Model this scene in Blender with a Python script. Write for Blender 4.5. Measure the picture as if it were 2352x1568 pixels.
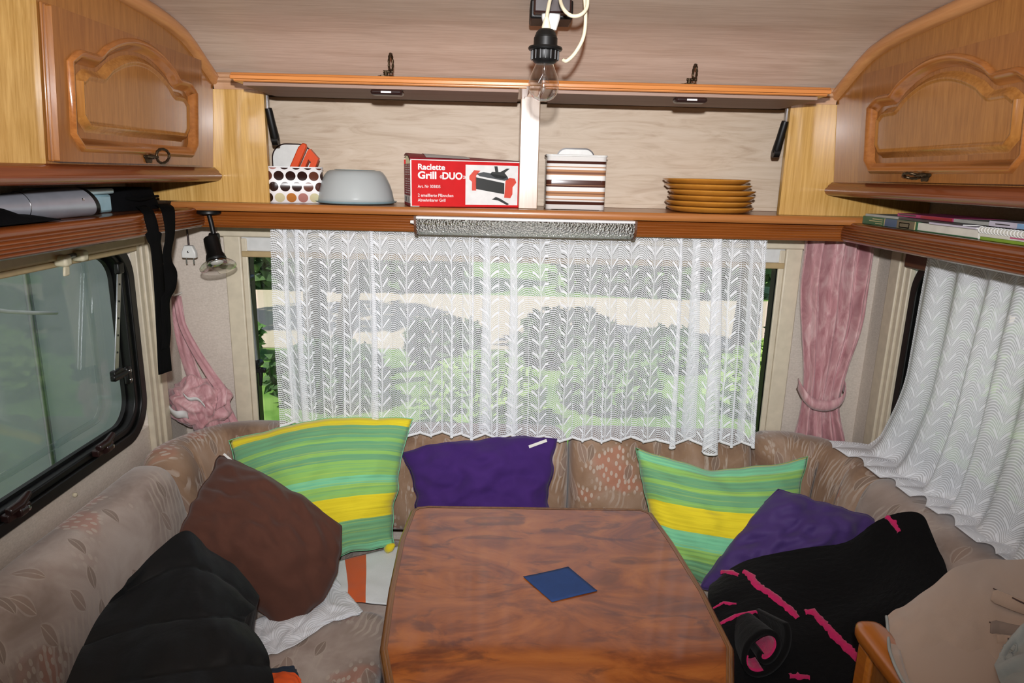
import bpy, bmesh, math, random
from math import sin, cos, pi, radians, sqrt, atan2, exp
from mathutils import Vector, Matrix, noise as mnoise
V3 = Vector
for _o in list(bpy.data.objects):
    bpy.data.objects.remove(_o, do_unlink=True)
SC = bpy.context.scene
C = SC.collection

# ------------------------------------------------------------------ camera
FPX, IW, IH = 1575.0, 2352, 1568
PITCH, YAW, ROLL = radians(13.7), radians(0.8), 0.024
CAM = V3((0, 0, 1.55))
_f = V3((sin(YAW) * cos(PITCH), cos(YAW) * cos(PITCH), -sin(PITCH)))
_r0 = V3((cos(YAW), -sin(YAW), 0))
_u0 = _r0.cross(_f)
_r = _r0 * cos(ROLL) + _u0 * sin(ROLL)
_u = _u0 * cos(ROLL) - _r0 * sin(ROLL)
cam_d = bpy.data.cameras.new('camera')
cam_d.sensor_width = 36.0
cam_d.lens = FPX / IW * 36.0
cam_d.clip_start = 0.02
cam_d.clip_end = 200
cam = bpy.data.objects.new('camera', cam_d)
C.objects.link(cam)
cam.matrix_world = Matrix(((_r.x, _u.x, -_f.x, CAM.x), (_r.y, _u.y, -_f.y, CAM.y), (_r.z, _u.z, -_f.z, CAM.z), (0, 0, 0, 1)))
SC.camera = cam

# ------------------------------------------------------------------ world, sun, flash, exposure
w = bpy.data.worlds.new('sky'); SC.world = w
w.use_nodes = True
_nt = w.node_tree; _nt.nodes.clear()
_sky = _nt.nodes.new('ShaderNodeTexSky'); _sky.sky_type = 'NISHITA'; _sky.sun_disc = False
_sky.sun_elevation = radians(52); _sky.sun_rotation = radians(200)
_bg = _nt.nodes.new('ShaderNodeBackground'); _bg.inputs[1].default_value = 0.17
_wo = _nt.nodes.new('ShaderNodeOutputWorld')
_nt.links.new(_sky.outputs[0], _bg.inputs[0]); _nt.links.new(_bg.outputs[0], _wo.inputs[0])

_s = bpy.data.lights.new('sun', 'SUN'); _s.energy = 5.5; _s.angle = radians(0.6); _s.color = (1, .95, .86)
sun = bpy.data.objects.new('sun', _s); C.objects.link(sun)
sun.rotation_euler = V3((0.55, 0.35, -1.0)).to_track_quat('-Z', 'Y').to_euler()

_s = bpy.data.lights.new('camera_flash', 'SPOT'); _s.energy = 178; _s.shadow_soft_size = 0.018
_s.spot_size = radians(112); _s.spot_blend = 1.0; _s.color = (.985, .98, 1.0)
flash = bpy.data.objects.new('camera_flash', _s); C.objects.link(flash)
flash.location = (0.0, -0.02, 1.672)
flash.rotation_euler = V3((0.015, 1, 0.02)).to_track_quat('-Z', 'Y').to_euler()

SC.view_settings.view_transform = 'Standard'
SC.view_settings.look = 'None'
SC.view_settings.gamma = 1.0
SC.view_settings.use_curve_mapping = False
SC.view_settings.exposure = 0.0

# ------------------------------------------------------------------ placing helpers
def ray(px, py): return _f + _r * ((px - IW / 2) / FPX) + _u * ((IH / 2 - py) / FPX)
def onY(px, py, Y): d = ray(px, py); return CAM + d * (Y / d.y)
def onX(px, py, X): d = ray(px, py); return CAM + d * (X / d.x)
def onZ(px, py, Z): d = ray(px, py); return CAM + d * ((Z - CAM.z) / d.z)
def proj(p):
    d = p - CAM; z = d.dot(_f)
    return (IW / 2 + FPX * d.dot(_r) / z, IH / 2 - FPX * d.dot(_u) / z)
def lerp(a, b, t): return a + (b - a) * t
def smooth(t): t = max(0, min(1, t)); return t * t * (3 - 2 * t)
def ns(x, y=0., z=0.): return mnoise.noise(V3((x, y, z)))

# ------------------------------------------------------------------ object helpers
def tag(o, label=None, cat=None, group=None, kind=None):
    if label: o['label'] = label
    if cat: o['category'] = cat
    if group: o['group'] = group
    if kind: o['kind'] = kind
    return o
def thing(name, label, cat, loc, group=None):
    o = bpy.data.objects.new(name, None); C.objects.link(o)
    o.location = loc; o.empty_display_size = .05
    o['_w'] = [float(v) for v in loc]
    return tag(o, label, cat, group)
def wloc(o): return V3(o['_w'])

class MB:
    """collects world-space geometry for one mesh"""
    def __init__(s): s.v = []; s.f = []; s.uv = {}; s.mi = []
    def add(s, vs, fs, uvs=None, m=0):
        b = len(s.v); s.v += [V3(p) for p in vs]
        for f in fs: s.f.append([b + i for i in f]); s.mi.append(m)
        if uvs:
            for i, u in enumerate(uvs): s.uv[b + i] = u
        return s
    def box(s, a, b, m=0):
        x0, y0, z0 = a; x1, y1, z1 = b
        vs = [(x0,y0,z0),(x1,y0,z0),(x1,y1,z0),(x0,y1,z0),(x0,y0,z1),(x1,y0,z1),(x1,y1,z1),(x0,y1,z1)]
        return s.add(vs, [(0,3,2,1),(4,5,6,7),(0,1,5,4),(1,2,6,5),(2,3,7,6),(3,0,4,7)], None, m)
    def obox(s, o, ux, uy, uz, m=0):
        o, ux, uy, uz = V3(o), V3(ux), V3(uy), V3(uz)
        vs = [o, o+ux, o+ux+uy, o+uy, o+uz, o+ux+uz, o+ux+uy+uz, o+uy+uz]
        return s.add(vs, [(0,3,2,1),(4,5,6,7),(0,1,5,4),(1,2,6,5),(2,3,7,6),(3,0,4,7)], None, m)
    def prism(s, poly, fn, d0, d1, m=0):
        n = len(poly)
        vs = [fn(p[0], p[1], d0) for p in poly] + [fn(p[0], p[1], d1) for p in poly]
        fs = [(i, (i+1) % n, n + (i+1) % n, n + i) for i in range(n)] + [tuple(range(n))[::-1], tuple(range(n, 2*n))]
        return s.add(vs, fs, None, m)
    def grid(s, rows, uvs=None, closed_u=False, m=0, flip=False):
        nr, nc = len(rows), len(rows[0])
        vs = [p for r in rows for p in r]
        fs = []
        for i in range(nr - 1):
            for j in range(nc if closed_u else nc - 1):
                q = (i*nc+j, i*nc+(j+1) % nc, (i+1)*nc+(j+1) % nc, (i+1)*nc+j)
                fs.append(q[::-1] if flip else q)
        u = [p for r in uvs for p in r] if uvs else None
        return s.add(vs, fs, u, m)
    def lathe(s, prof, mat=None, seg=32, m=0):
        mat = mat or Matrix.Identity(4)
        rows = [[mat @ V3((r*cos(2*pi*k/seg), r*sin(2*pi*k/seg), z)) for k in range(seg)] for r, z in prof]
        return s.grid(rows, None, True, m)
    def tube(s, pts, r, seg=8, m=0, caps=True):
        pts = [V3(p) for p in pts]; n = len(pts); rows = []
        rr = r if isinstance(r, (list, tuple)) else [r] * n
        up = None
        for i, p in enumerate(pts):
            t = (pts[min(i+1, n-1)] - pts[max(i-1, 0)]).normalized()
            if up is None:
                up = V3((0, 0, 1)) if abs(t.z) < .9 else V3((1, 0, 0))
            a = t.cross(up)
            if a.length < 1e-6: a = t.cross(V3((0, 1, 0)))
            a.normalize(); b = a.cross(t).normalized(); up = b
            rows.append([p + (a*cos(2*pi*k/seg) + b*sin(2*pi*k/seg)) * rr[i] for k in range(seg)])
        base = len(s.v); s.grid(rows, None, True, m)
        if caps:
            s.f.append(list(range(base, base+seg))); s.mi.append(m)
            e = base + (n-1)*seg
            s.f.append(list(range(e, e+seg))[::-1]); s.mi.append(m)
        return s
    def build(s, name, mats, parent=None, smooth_ang=None, bevel=0, seg=2, loc=None, solid=0, sub=0, offset=-1):
        base = wloc(parent) if parent is not None else (V3(loc) if loc is not None else s.base())
        me = bpy.data.meshes.new(name)
        me.from_pydata([tuple(p - base) for p in s.v], [], s.f)
        if s.uv:
            uvl = me.uv_layers.new(name='UVMap')
            for lp in me.loops:
                uvl.data[lp.index].uv = s.uv.get(lp.vertex_index, (0, 0))
        mats = mats if isinstance(mats, (list, tuple)) else [mats]
        for mt in mats: me.materials.append(mt)
        if len(mats) > 1:
            for p, i in zip(me.polygons, s.mi): p.material_index = i
        bm = bmesh.new(); bm.from_mesh(me)
        bmesh.ops.recalc_face_normals(bm, faces=bm.faces)
        bm.to_mesh(me); bm.free()
        o = bpy.data.objects.new(name, me); C.objects.link(o)
        o['_w'] = [float(q) for q in base]
        if parent is not None:
            o.parent = parent
        else: o.location = base
        if smooth_ang is not None:
            for p in me.polygons: p.use_smooth = True
            if smooth_ang < 180: me.set_sharp_from_angle(angle=radians(smooth_ang))
        if solid:
            md = o.modifiers.new('solid', 'SOLIDIFY'); md.thickness = solid; md.offset = offset
        if sub:
            md = o.modifiers.new('sub', 'SUBSURF'); md.levels = sub; md.render_levels = sub
        if bevel:
            md = o.modifiers.new('bev', 'BEVEL'); md.width = bevel; md.segments = seg; md.limit_method = 'ANGLE'
            md.angle_limit = radians(40); md.harden_normals = False
            for p in me.polygons: p.use_smooth = True
            me.set_sharp_from_angle(angle=radians(50))
        return o
    def base(s):
        xs = [p.x for p in s.v]; ys = [p.y for p in s.v]; zs = [p.z for p in s.v]
        return V3(((min(xs)+max(xs))/2, (min(ys)+max(ys))/2, min(zs)))

# ------------------------------------------------------------------ node helpers
def lin(h):
    h = h.lstrip('#'); o = []
    for i in (0, 2, 4):
        c = int(h[i:i+2], 16) / 255.
        o.append(c / 12.92 if c <= .04045 else ((c + .055) / 1.055) ** 2.4)
    return (o[0], o[1], o[2], 1)
class S:
    def __init__(s, g, k): s.g = g; s.k = k
    def __add__(s, o): return s.g.m('ADD', s, o)
    __radd__ = __add__
    def __sub__(s, o): return s.g.m('SUBTRACT', s, o)
    def __rsub__(s, o): return s.g.m('SUBTRACT', o, s)
    def __mul__(s, o): return s.g.m('MULTIPLY', s, o)
    __rmul__ = __mul__
    def __truediv__(s, o): return s.g.m('DIVIDE', s, o)
    def lt(s, o): return s.g.m('LESS_THAN', s, o)
    def gt(s, o): return s.g.m('GREATER_THAN', s, o)
    def abs(s): return s.g.m('ABSOLUTE', s)
    def frac(s): return s.g.m('FRACT', s)
    def floor(s): return s.g.m('FLOOR', s)
    def pow(s, o): return s.g.m('POWER', s, o)
    def sin(s): return s.g.m('SINE', s)
    def max(s, o): return s.g.m('MAXIMUM', s, o)
    def min(s, o): return s.g.m('MINIMUM', s, o)
    def ping(s, o): return s.g.m('PINGPONG', s, o)
    def step(s, a, b):
        n = s.g.n('ShaderNodeMapRange'); n.interpolation_type = 'SMOOTHSTEP'; n.clamp = True
        s.g.set(n.inputs[0], s); s.g.set(n.inputs[1], a); s.g.set(n.inputs[2], b); n.inputs[3].default_value = 0; n.inputs[4].default_value = 1
        return S(s.g, n.outputs[0])
class G:
    def __init__(s, name):
        s.mat = bpy.data.materials.new(name); s.mat.use_nodes = True; s.nt = s.mat.node_tree; s.nt.nodes.clear()
        s.out = s.n('ShaderNodeOutputMaterial')
    def n(s, t): return s.nt.nodes.new(t)
    def set(s, inp, v):
        if v is None: return
        if isinstance(v, S): s.nt.links.new(v.k, inp)
        elif isinstance(v, str): inp.default_value = lin(v)
        else: inp.default_value = v
    def m(s, op, a, b=None):
        n = s.n('ShaderNodeMath'); n.operation = op; s.set(n.inputs[0], a)
        if b is not None: s.set(n.inputs[1], b)
        return S(s, n.outputs[0])
    def coord(s, which='Object'):
        n = s.n('ShaderNodeTexCoord'); return S(s, n.outputs[which])
    def xyz(s, v):
        n = s.n('ShaderNodeSeparateXYZ'); s.set(n.inputs[0], v); return [S(s, n.outputs[i]) for i in range(3)]
    def vec(s, x=0., y=0., z=0.):
        n = s.n('ShaderNodeCombineXYZ'); s.set(n.inputs[0], x); s.set(n.inputs[1], y); s.set(n.inputs[2], z); return S(s, n.outputs[0])
    def map(s, v, loc=(0,0,0), rot=(0,0,0), sc=(1,1,1)):
        n = s.n('ShaderNodeMapping'); s.set(n.inputs[0], v); n.inputs[1].default_value = loc; n.inputs[2].default_value = rot; n.inputs[3].default_value = sc
        return S(s, n.outputs[0])
    def noise(s, v, scale=5., detail=3., rough=.5, dist=0., col=False):
        n = s.n('ShaderNodeTexNoise'); s.set(n.inputs['Vector'], v); n.inputs['Scale'].default_value = scale; n.inputs['Detail'].default_value = detail
        n.inputs['Roughness'].default_value = rough; n.inputs['Distortion'].default_value = dist
        return S(s, n.outputs[1 if col else 0])
    def vor(s, v, scale=5., rand=1., feature='F1', dim='3D'):
        n = s.n('ShaderNodeTexVoronoi'); n.voronoi_dimensions = dim; n.feature = feature; s.set(n.inputs['Vector'], v); n.inputs['Scale'].default_value = scale
        n.inputs['Randomness'].default_value = rand
        return S(s, n.outputs['Distance']), S(s, n.outputs['Color']), S(s, n.outputs['Position'])
    def wave(s, v, scale=5., dist=2., detail=2., dscale=1., direction='X'):
        n = s.n('ShaderNodeTexWave'); n.bands_direction = direction; s.set(n.inputs['Vector'], v); n.inputs['Scale'].default_value = scale
        n.inputs['Distortion'].default_value = dist; n.inputs['Detail'].default_value = detail; n.inputs['Detail Scale'].default_value = dscale
        return S(s, n.outputs[1])
    def ramp(s, f, stops, mode='LINEAR'):
        n = s.n('ShaderNodeValToRGB'); s.set(n.inputs[0], f); r = n.color_ramp; r.interpolation = mode
        while len(r.elements) < len(stops): r.elements.new(.5)
        for e, (p, c) in zip(r.elements, stops):
            e.position = p; e.color = lin(c) if isinstance(c, str) else c
        return S(s, n.outputs[0])
    def mix(s, f, a, b, mode='MIX'):
        n = s.n('ShaderNodeMix'); n.data_type = 'RGBA'; n.blend_type = mode; n.clamp_factor = True
        s.set(n.inputs[0], f); s.set(n.inputs[6], a); s.set(n.inputs[7], b); return S(s, n.outputs[2])
    def bump(s, h, strength=.3, dist=.002):
        n = s.n('ShaderNodeBump'); n.inputs['Strength'].default_value = strength; n.inputs['Distance'].default_value = dist; s.set(n.inputs['Height'], h)
        return S(s, n.outputs[0])
    def bsdf(s, col, rough=.5, bump=None, metal=0., spec=.5, sheen=0., trans=0., coat=0., sub=0., alpha=None, ior=None):
        n = s.n('ShaderNodeBsdfPrincipled'); s.set(n.inputs['Base Color'], col); s.set(n.inputs['Roughness'], rough); s.set(n.inputs['Metallic'], metal)
        n.inputs['Specular IOR Level'].default_value = spec
        if sheen: n.inputs['Sheen Weight'].default_value = sheen
        if trans: n.inputs['Transmission Weight'].default_value = trans
        if coat: n.inputs['Coat Weight'].default_value = coat; n.inputs['Coat Roughness'].default_value = .08 if coat == 1. else .12
        if ior: n.inputs['IOR'].default_value = ior
        s.set(n.inputs['Alpha'], alpha)
        if bump is not None: s.set(n.inputs['Normal'], bump)
        return S(s, n.outputs[0])
    def shader(s, t, col=None, rough=None, nrm=None):
        n = s.n(t)
        if col is not None: s.set(n.inputs['Color'], col)
        if rough is not None and 'Roughness' in n.inputs: s.set(n.inputs['Roughness'], rough)
        if nrm is not None: s.set(n.inputs['Normal'], nrm)
        return S(s, n.outputs[0])
    def mixs(s, f, a, b):
        n = s.n('ShaderNodeMixShader'); s.set(n.inputs[0], f); s.set(n.inputs[1], a); s.set(n.inputs[2], b); return S(s, n.outputs[0])
    def done(s, sh):
        s.set(s.out.inputs[0], sh); return s.mat

# ------------------------------------------------------------------ materials
def plain(name, col, rough=.5, metal=0., spec=.5, bumpscale=0, bstr=.2, **k):
    g = G(name); b = None
    p = g.coord()
    nz = g.noise(p, 40, 2)
    c = g.mix(nz * .25, col, (0, 0, 0, 1))
    if bumpscale: b = g.bump(g.noise(p, bumpscale, 2), bstr, .002)
    return g.done(g.bsdf(c, rough, b, metal, spec, **k))
def wood(name, a, b, axis=2, scale=1., rough=.35, contrast=1., coat=0.3, line=None):
    g = G(name); p = g.coord()
    st = [26, 26, 26]; st[axis] = 1.1
    q = g.map(p, sc=tuple(v * scale for v in st))
    n1 = g.noise(q, 3.2, 5, .65, .5)
    st2 = [160, 160, 160]; st2[axis] = 5
    n2 = g.noise(g.map(p, sc=tuple(v * scale for v in st2)), 1.5, 3, .6)
    f = (n1 * .5 + n2 * .62 - .06)
    lo, hi = .5 - .22 / contrast, .5 + .25 / contrast
    col = g.ramp(f, [(lo, b), (hi, a)])
    big = g.noise(p, 2.0, 2)
    col = g.mix(big * .22, col, b)
    return g.done(g.bsdf(col, rough, g.bump(n2, .12, .001), coat=coat))
M = {}
M['veneer'] = wood('veneer_yellow', '#d8b06c', '#a67c38', 2, .75, .34, 1.15)
M['door'] = wood('wood_door', '#996532', '#764620', 2, .7, .26)
M['doorh'] = wood('wood_rail', '#a86d38', '#80491f', 1, .5, .2)
M['panelw'] = wood('wood_panel', '#a67238', '#815022', 2, .8, .26)
M['mould'] = wood('wood_moulding', '#8a4c2b', '#632f16', 1, .5, .25)
M['pelmet_y'] = wood('wood_pelmet_side', '#844519', '#5a270b', 1, .5, .25, 1.2)
M['pelmet_x'] = wood('wood_pelmet_front', '#965522', '#71380e', 0, .5, .28, 1.2)
M['shelf_x'] = wood('wood_shelf_edge', '#b87a43', '#8d5324', 0, .5, .35)
M['flap'] = wood('wood_flap', '#d08a4c', '#b06a30', 0, .5, .25)
M['flapu'] = wood('wood_flap_underside', '#9b8172', '#84695a', 0, .4, .6, coat=0)
M['post'] = wood('wood_post', '#b8a28d', '#a28871', 2, .6, .3)
M['rail'] = wood('wood_top_rail', '#bd9674', '#a67d5b', 0, .6, .4)
M['trim'] = wood('wood_arch_trim', '#c8925f', '#a87041', 1, .5, .35)
M['edge'] = wood('wood_table_edge', '#8a5a24', '#5f3810', 1, .5, .35)
M['rest'] = wood('wood_cap', '#c4762a', '#9a5416', 1, .5, .3)
M['dark'] = plain('dark_interior', '#3a2c22', .8)

def ceil_mat():
    g = G('ceiling_wood_print'); p = g.coord()
    q = g.map(p, sc=(1.6, 22, 22))
    n1 = g.noise(q, 2.2, 5, .6, 1.0)
    n2 = g.noise(g.map(p, sc=(9, 190, 190)), 1.2, 3, .6)
    f = n1 * .6 + n2 * .4
    return g.done(g.bsdf(g.ramp(f, [(.3, '#b5a08e'), (.72, '#d8c8b8')]), .5, g.bump(n2, .08, .001)))
M['ceil'] = ceil_mat()
def back_mat():
    g = G('back_panel_print'); p = g.coord(); x, y, z = g.xyz(p)
    wv = g.noise(g.map(p, sc=(2.2, 1, 14)), 2.0, 4, .6, 2.2)
    n2 = g.noise(g.map(p, sc=(6, 1, 90)), 1.5, 2)
    return g.done(g.bsdf(g.ramp(wv * .8 + n2 * .2, [(.32, '#b09a83'), (.5, '#c3b09a'), (.7, '#ccbba7')]), .55))
M['backp'] = back_mat()
def wall_mat():
    g = G('wallpaper_beige'); p = g.coord()
    n = g.noise(g.map(p, sc=(60, 60, 500)), 1.5, 3, .6); n2 = g.noise(p, 180, 2)
    f = n * .6 + n2 * .4
    return g.done(g.bsdf(g.ramp(f, [(.3, '#bdb1a4'), (.7, '#d8cdc1')]), .8, g.bump(f, .12, .001)))
M['wall'] = wall_mat()
M['cream'] = plain('cream_plastic', '#d5c9b2', .45)
M['blindbar'] = plain('blind_bar_tan', '#b79f76', .4)
M['blindfab'] = plain('blind_fabric_white', '#d8d8d6', .8)
M['black'] = plain('black_plastic', '#0b0b0b', .42, spec=.35)
M['rubber'] = plain('black_rubber', '#070808', .4, spec=.4)
M['brownpl'] = plain('brown_plastic', '#2a1816', .3)
M['brownend'] = plain('brown_lamp_end', '#5d3a26', .4)
M['alu'] = plain('aluminium', '#b8babd', .32, 1.)
M['grey_tube'] = plain('grey_rod', '#8d9093', .35, .6)
M['chrome'] = plain('steel', '#c0c4c8', .18, 1.)
M['silver'] = plain('silver_paint', '#b4b6c0', .38, .55)
M['brass'] = plain('antique_brass', '#4d4030', .4, .9, bumpscale=300)
M['white'] = plain('white_plastic', '#e8e8e4', .4)
M['whitem'] = plain('white_metal', '#dcdcdc', .35)
M['ivory'] = plain('ivory_cord', '#ddd3b6', .5)
M['blue_pl'] = plain('pale_blue_plastic', '#9fc4cf', .4)
M['blue_lid'] = plain('pale_lid', '#b9d2d6', .4)
M['blackcloth'] = plain('black_cloth', '#08080a', .95, spec=.1, bumpscale=300, bstr=.5)
M['strap'] = plain('black_webbing', '#060606', .9, spec=.1, bumpscale=900)
M['napkin'] = plain('blue_paper', '#1e3d72', .85, bumpscale=500)
M['orange'] = plain('orange_plastic', '#d9480f', .38)
M['orangec'] = plain('orange_fabric', '#ec5a16', .75)
M['navy'] = plain('navy_fabric', '#1c2c40', .7)
M['floor'] = plain('floor_vinyl', '#6d5b4a', .6)
M['greyc'] = plain('grey_fabric', '#a7aba8', .9, bumpscale=400)
M['plinth'] = plain('bench_base', '#8a6a4a', .6)
M['paper'] = plain('paper_white', '#e5e3de', .7)

def glassy(name, tint, f0=.04, rough=.02, wavy=0., boost=1., pw=5.):
    g = G(name); b = None
    lw = g.n('ShaderNodeLayerWeight'); lw.inputs[0].default_value = .5
    if wavy:
        p = g.coord(); b = g.bump(g.noise(g.map(p, sc=(1, 1, .25)), wavy, 2), .25, .01)
        g.set(lw.inputs[1], b)
    fr = (S(g, lw.outputs[1]).pow(pw) * (1 - f0) + f0) * boost
    t = g.shader('ShaderNodeBsdfTransparent', tint)
    gl = g.shader('ShaderNodeBsdfGlossy', (1, 1, 1, 1), rough, b)
    return g.done(g.mixs(fr, t, gl))
M['bulbglass'] = glassy('bulb_glass', (.90, .89, .88, 1), .07, .06, pw=2.6)
M['pane'] = glassy('window_acrylic', (.93, .96, .93, 1), .04, .02)
M['pane_left'] = glassy('window_acrylic_dark', (.90, .93, .92, 1), .022, .03, 3., 1.0)
M['reflector'] = plain('bulb_reflector', '#d7dade', .12, 1.)
def diffuser_mat():
    g = G('textured_lamp_cover'); p = g.coord()
    d, c, _ = g.vor(p, 190, 1)
    b = g.bump(d, 1.0, .012)
    gl = g.shader('ShaderNodeBsdfGlossy', (.98, .98, .98, 1), .10, b)
    df = g.shader('ShaderNodeBsdfDiffuse', '#e2e4de', None, b)
    tr = g.shader('ShaderNodeBsdfTransparent', (.92, .93, .92, 1))
    return g.done(g.mixs(.34, g.mixs(.22, df, tr), gl))
M['diffuser'] = diffuser_mat()
def dome_mat():
    g = G('frosted_blue_plastic')
    b = g.bsdf('#e4e6e4', .3, None, spec=.5)
    t = g.shader('ShaderNodeBsdfTransparent', (.8, .86, .88, 1))
    tl = g.shader('ShaderNodeBsdfTranslucent', '#c6cfd0')
    return g.done(g.mixs(.52, g.mixs(.12, b, tl), t))
M['dome'] = dome_mat()

def burl():
    g = G('table_burl_laminate'); p = g.coord()
    q = g.map(p, sc=(1.7, 3.6, 1))
    n1 = g.noise(q, 2.3, 6, .62, 1.6); n2 = g.noise(q, 3.6, 5, .58, 1.6); n3 = g.noise(p, 60, 3, .6)
    base = g.ramp(n1, [(.25, '#552810'), (.42, '#7f4118'), (.58, '#a05a23'), (.78, '#b36c30')])
    dk = n2.step(.52, .66)
    c = g.mix(dk * .55, base, '#33191a')
    n4 = g.noise(g.map(p, (5, 2, 0), sc=(1.2, 2.6, 1)), 9, 5, .7, 3.0)
    c = g.mix(n4.step(.64, .76) * .5, c, '#3a2520')
    c = g.mix(n3 * .25, c, '#7a3e18')
    return g.done(g.bsdf(c, .32, None, coat=1., spec=.15))
M['burl'] = burl()

def sofa_mat(nm, c1, c2, c3, lk=1.):
    g = G(nm); uv = g.coord('UV')
    wob = g.noise(uv, 5, 2, .5, 0, True)
    n1 = g.noise(uv, 5.0, 4, .6, .6); n2 = g.noise(g.map(uv, (3, 1, 0)), 3.6, 3, .55, .8); n3 = g.noise(g.map(uv, (7, 4, 0)), 4.2, 2, .5)
    c = g.ramp(n1, [(.32, c1), (.5, c2), (.68, c3)])
    # brushy light streaks
    st = g.noise(g.map(uv, rot=(0, 0, .9), sc=(34, 5, 1)), 1.5, 4, .7)
    c = g.mix((st.step(.52, .66)) * n2.step(.48, .6) * .75, c, '#c4b6a8')
    # salmon patches with pale dots
    pm = n3.step(.60, .66)
    c = g.mix(pm * .6, c, '#b9765f')
    d, _, _ = g.vor(g.map(uv, rot=(0, 0, .5), sc=(1, .55, 1)), 62, .7, dim='2D')
    c = g.mix(d.lt(.27) * n3.step(.57, .63) * .75, c, '#c9bcae')
    # wavy contour lines
    wv = g.wave(g.map(uv, rot=(0, 0, .25)), 17, 5.5, 1, .9)
    lm = g.noise(g.map(uv, (11, 2, 0)), 4.0, 2).step(.56, .62)
    c = g.mix(wv.gt(.72) * lm * .65, c, '#c0b0a2')
    # leaves
    for k, (rot, sx, off, tint) in enumerate([(.3, 12., (0, 0, 0), '#6b5546'), (-.45, 10., (.37, .21, 0), '#866b5c')]):
        q = g.map(uv, off, (0, 0, rot), (sx * 1.25, sx * .8, 1))
        d, cc, pos = g.vor(q, 1., .8, dim='2D')
        qx, qy, _ = g.xyz(q); cx, cy, _ = g.xyz(pos); r, gg, bb = g.xyz(cc)
        dx = (qx - cx).abs(); dy = (qy - cy)
        wd = 1.0 - (dy * 3.6) * (dy * 3.6)
        body = dx.lt(wd * .16)
        edge = dx.lt(wd * .20 + .012) * wd.gt(-.05)
        on = r.gt(.6)
        c = g.mix(edge * on * .4, c, '#c2b3a6')
        c = g.mix(body * on * .62, c, tint)
        c = g.mix(dx.lt(.012) * wd.gt(.1) * on * .7, c, '#c4b4a4')
    fz = g.noise(uv, 420, 2)
    c = g.mix(fz * .25, c, c1)
    return g.done(g.bsdf(c, .9, g.bump(fz, .25, .001), sheen=.35, spec=.2))
M['sofa'] = sofa_mat('sofa_velour_leaf_print', '#8c796d', '#ab998e', '#c3b5ab')
M['sofab'] = sofa_mat('sofa_velour_leaf_print_brown', '#745947', '#94775f', '#ad937f')

def stripes_mat(name, stops, pleat=26):
    g = G(name); uv = g.coord('UV'); u, v, _ = g.xyz(uv)
    vv = v + (g.noise(g.map(uv, sc=(3, 1, 1)), 2, 2) - .5) * .012
    c = g.ramp(vv, stops, 'CONSTANT')
    fine = g.noise(g.map(uv, sc=(.6, 34, 1)), 1.6, 2, .6)
    c = g.mix(fine.step(.5, .62) * .3, c, '#5aa384')
    c = g.mix(g.noise(g.map(uv, sc=(.6, 70, 1)), 1.3, 2).step(.52, .7) * .3, c, '#c9d84a')
    yl = g.ramp(vv, [(p, ('#ffffff' if q in ('#e3cf24', '#dcc920') else '#000000')) for p, q in stops], 'CONSTANT')
    c = g.mix(yl, c, g.mix(fine.step(.45, .6) * .35, '#e6d32a', '#c9b41c'))
    pl = (v * pleat * 6.283).sin()
    b = g.bump(pl * .5 + g.noise(uv, 160, 2) * .3, .35, .004)
    return g.done(g.bsdf(c, .85, b, sheen=.2, spec=.25))
Gn, Gd, Gt, Yl = '#8fc063', '#6fa677', '#7cc99a', '#e3cf24'
M['green_l'] = stripes_mat('green_striped_cloth', [(0, Gt), (.05, Gd), (.24, Yl), (.41, Gn), (.49, Gt), (.55, Gn), (.66, Gd), (.7, Gn), (.73, Gd), (.8, Gn), (.83, Gd), (.93, Yl)])
M['green_r'] = stripes_mat('green_striped_cloth_b', [(0, Gd), (.16, Gn), (.25, Gt), (.38, Yl), (.585, Gn), (.63, Gd), (.72, Gn), (.76, Gd), (.84, Gn), (.9, Gt), (.985, Yl)])

def cloth(name, col, col2, wr=14, rough=.85, sheen=.3):
    g = G(name); uv = g.coord('UV')
    n = g.noise(uv, wr, 4, .55, 1.2); fz = g.noise(uv, 500, 2)
    c = g.mix(n, col, col2)
    return g.done(g.bsdf(c, rough, g.bump(n * .8 + fz * .15, .4, .006), sheen=sheen, spec=.25))
M['yellow'] = cloth('yellow_cloth', '#e3cf24', '#cdb81c', 8)
M['purple'] = cloth('purple_cloth', '#45256f', '#33195a', 5, .85, .08)
M['purple2'] = cloth('purple_satin', '#4c3672', '#3a255e', 4, .6, .1)
M['brown'] = cloth('brown_cloth', '#5c382b', '#4c2d23', 5, .85, .1)
M['puffer'] = cloth('black_nylon', '#0a0c0e', '#060708', 9, .55, .04)
M['beige'] = cloth('beige_fleece', '#b8a08e', '#a18a79', 4)
M['fleece'] = cloth('black_fleece', '#070506', '#030303', 40, 1., .05)
M['pinkfl'] = cloth('pink_fleece', '#d0245e', '#9c1a52', 60, .95, .3)

def brocade():
    g = G('pink_brocade'); uv = g.coord('UV')
    n = g.noise(g.map(uv, sc=(1, .45, 1)), 22, 4, .6, 1.5); n2 = g.noise(uv, 7, 2)
    c = g.ramp(n, [(.34, '#a8757a'), (.52, '#c09194'), (.7, '#d4b2b2')])
    c = g.mix(n2.step(.5, .7) * .35, c, '#c3868c')
    return g.done(g.bsdf(c, .55, g.bump(n, .3, .003), sheen=.3, spec=.4))
M['pink'] = brocade()

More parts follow.
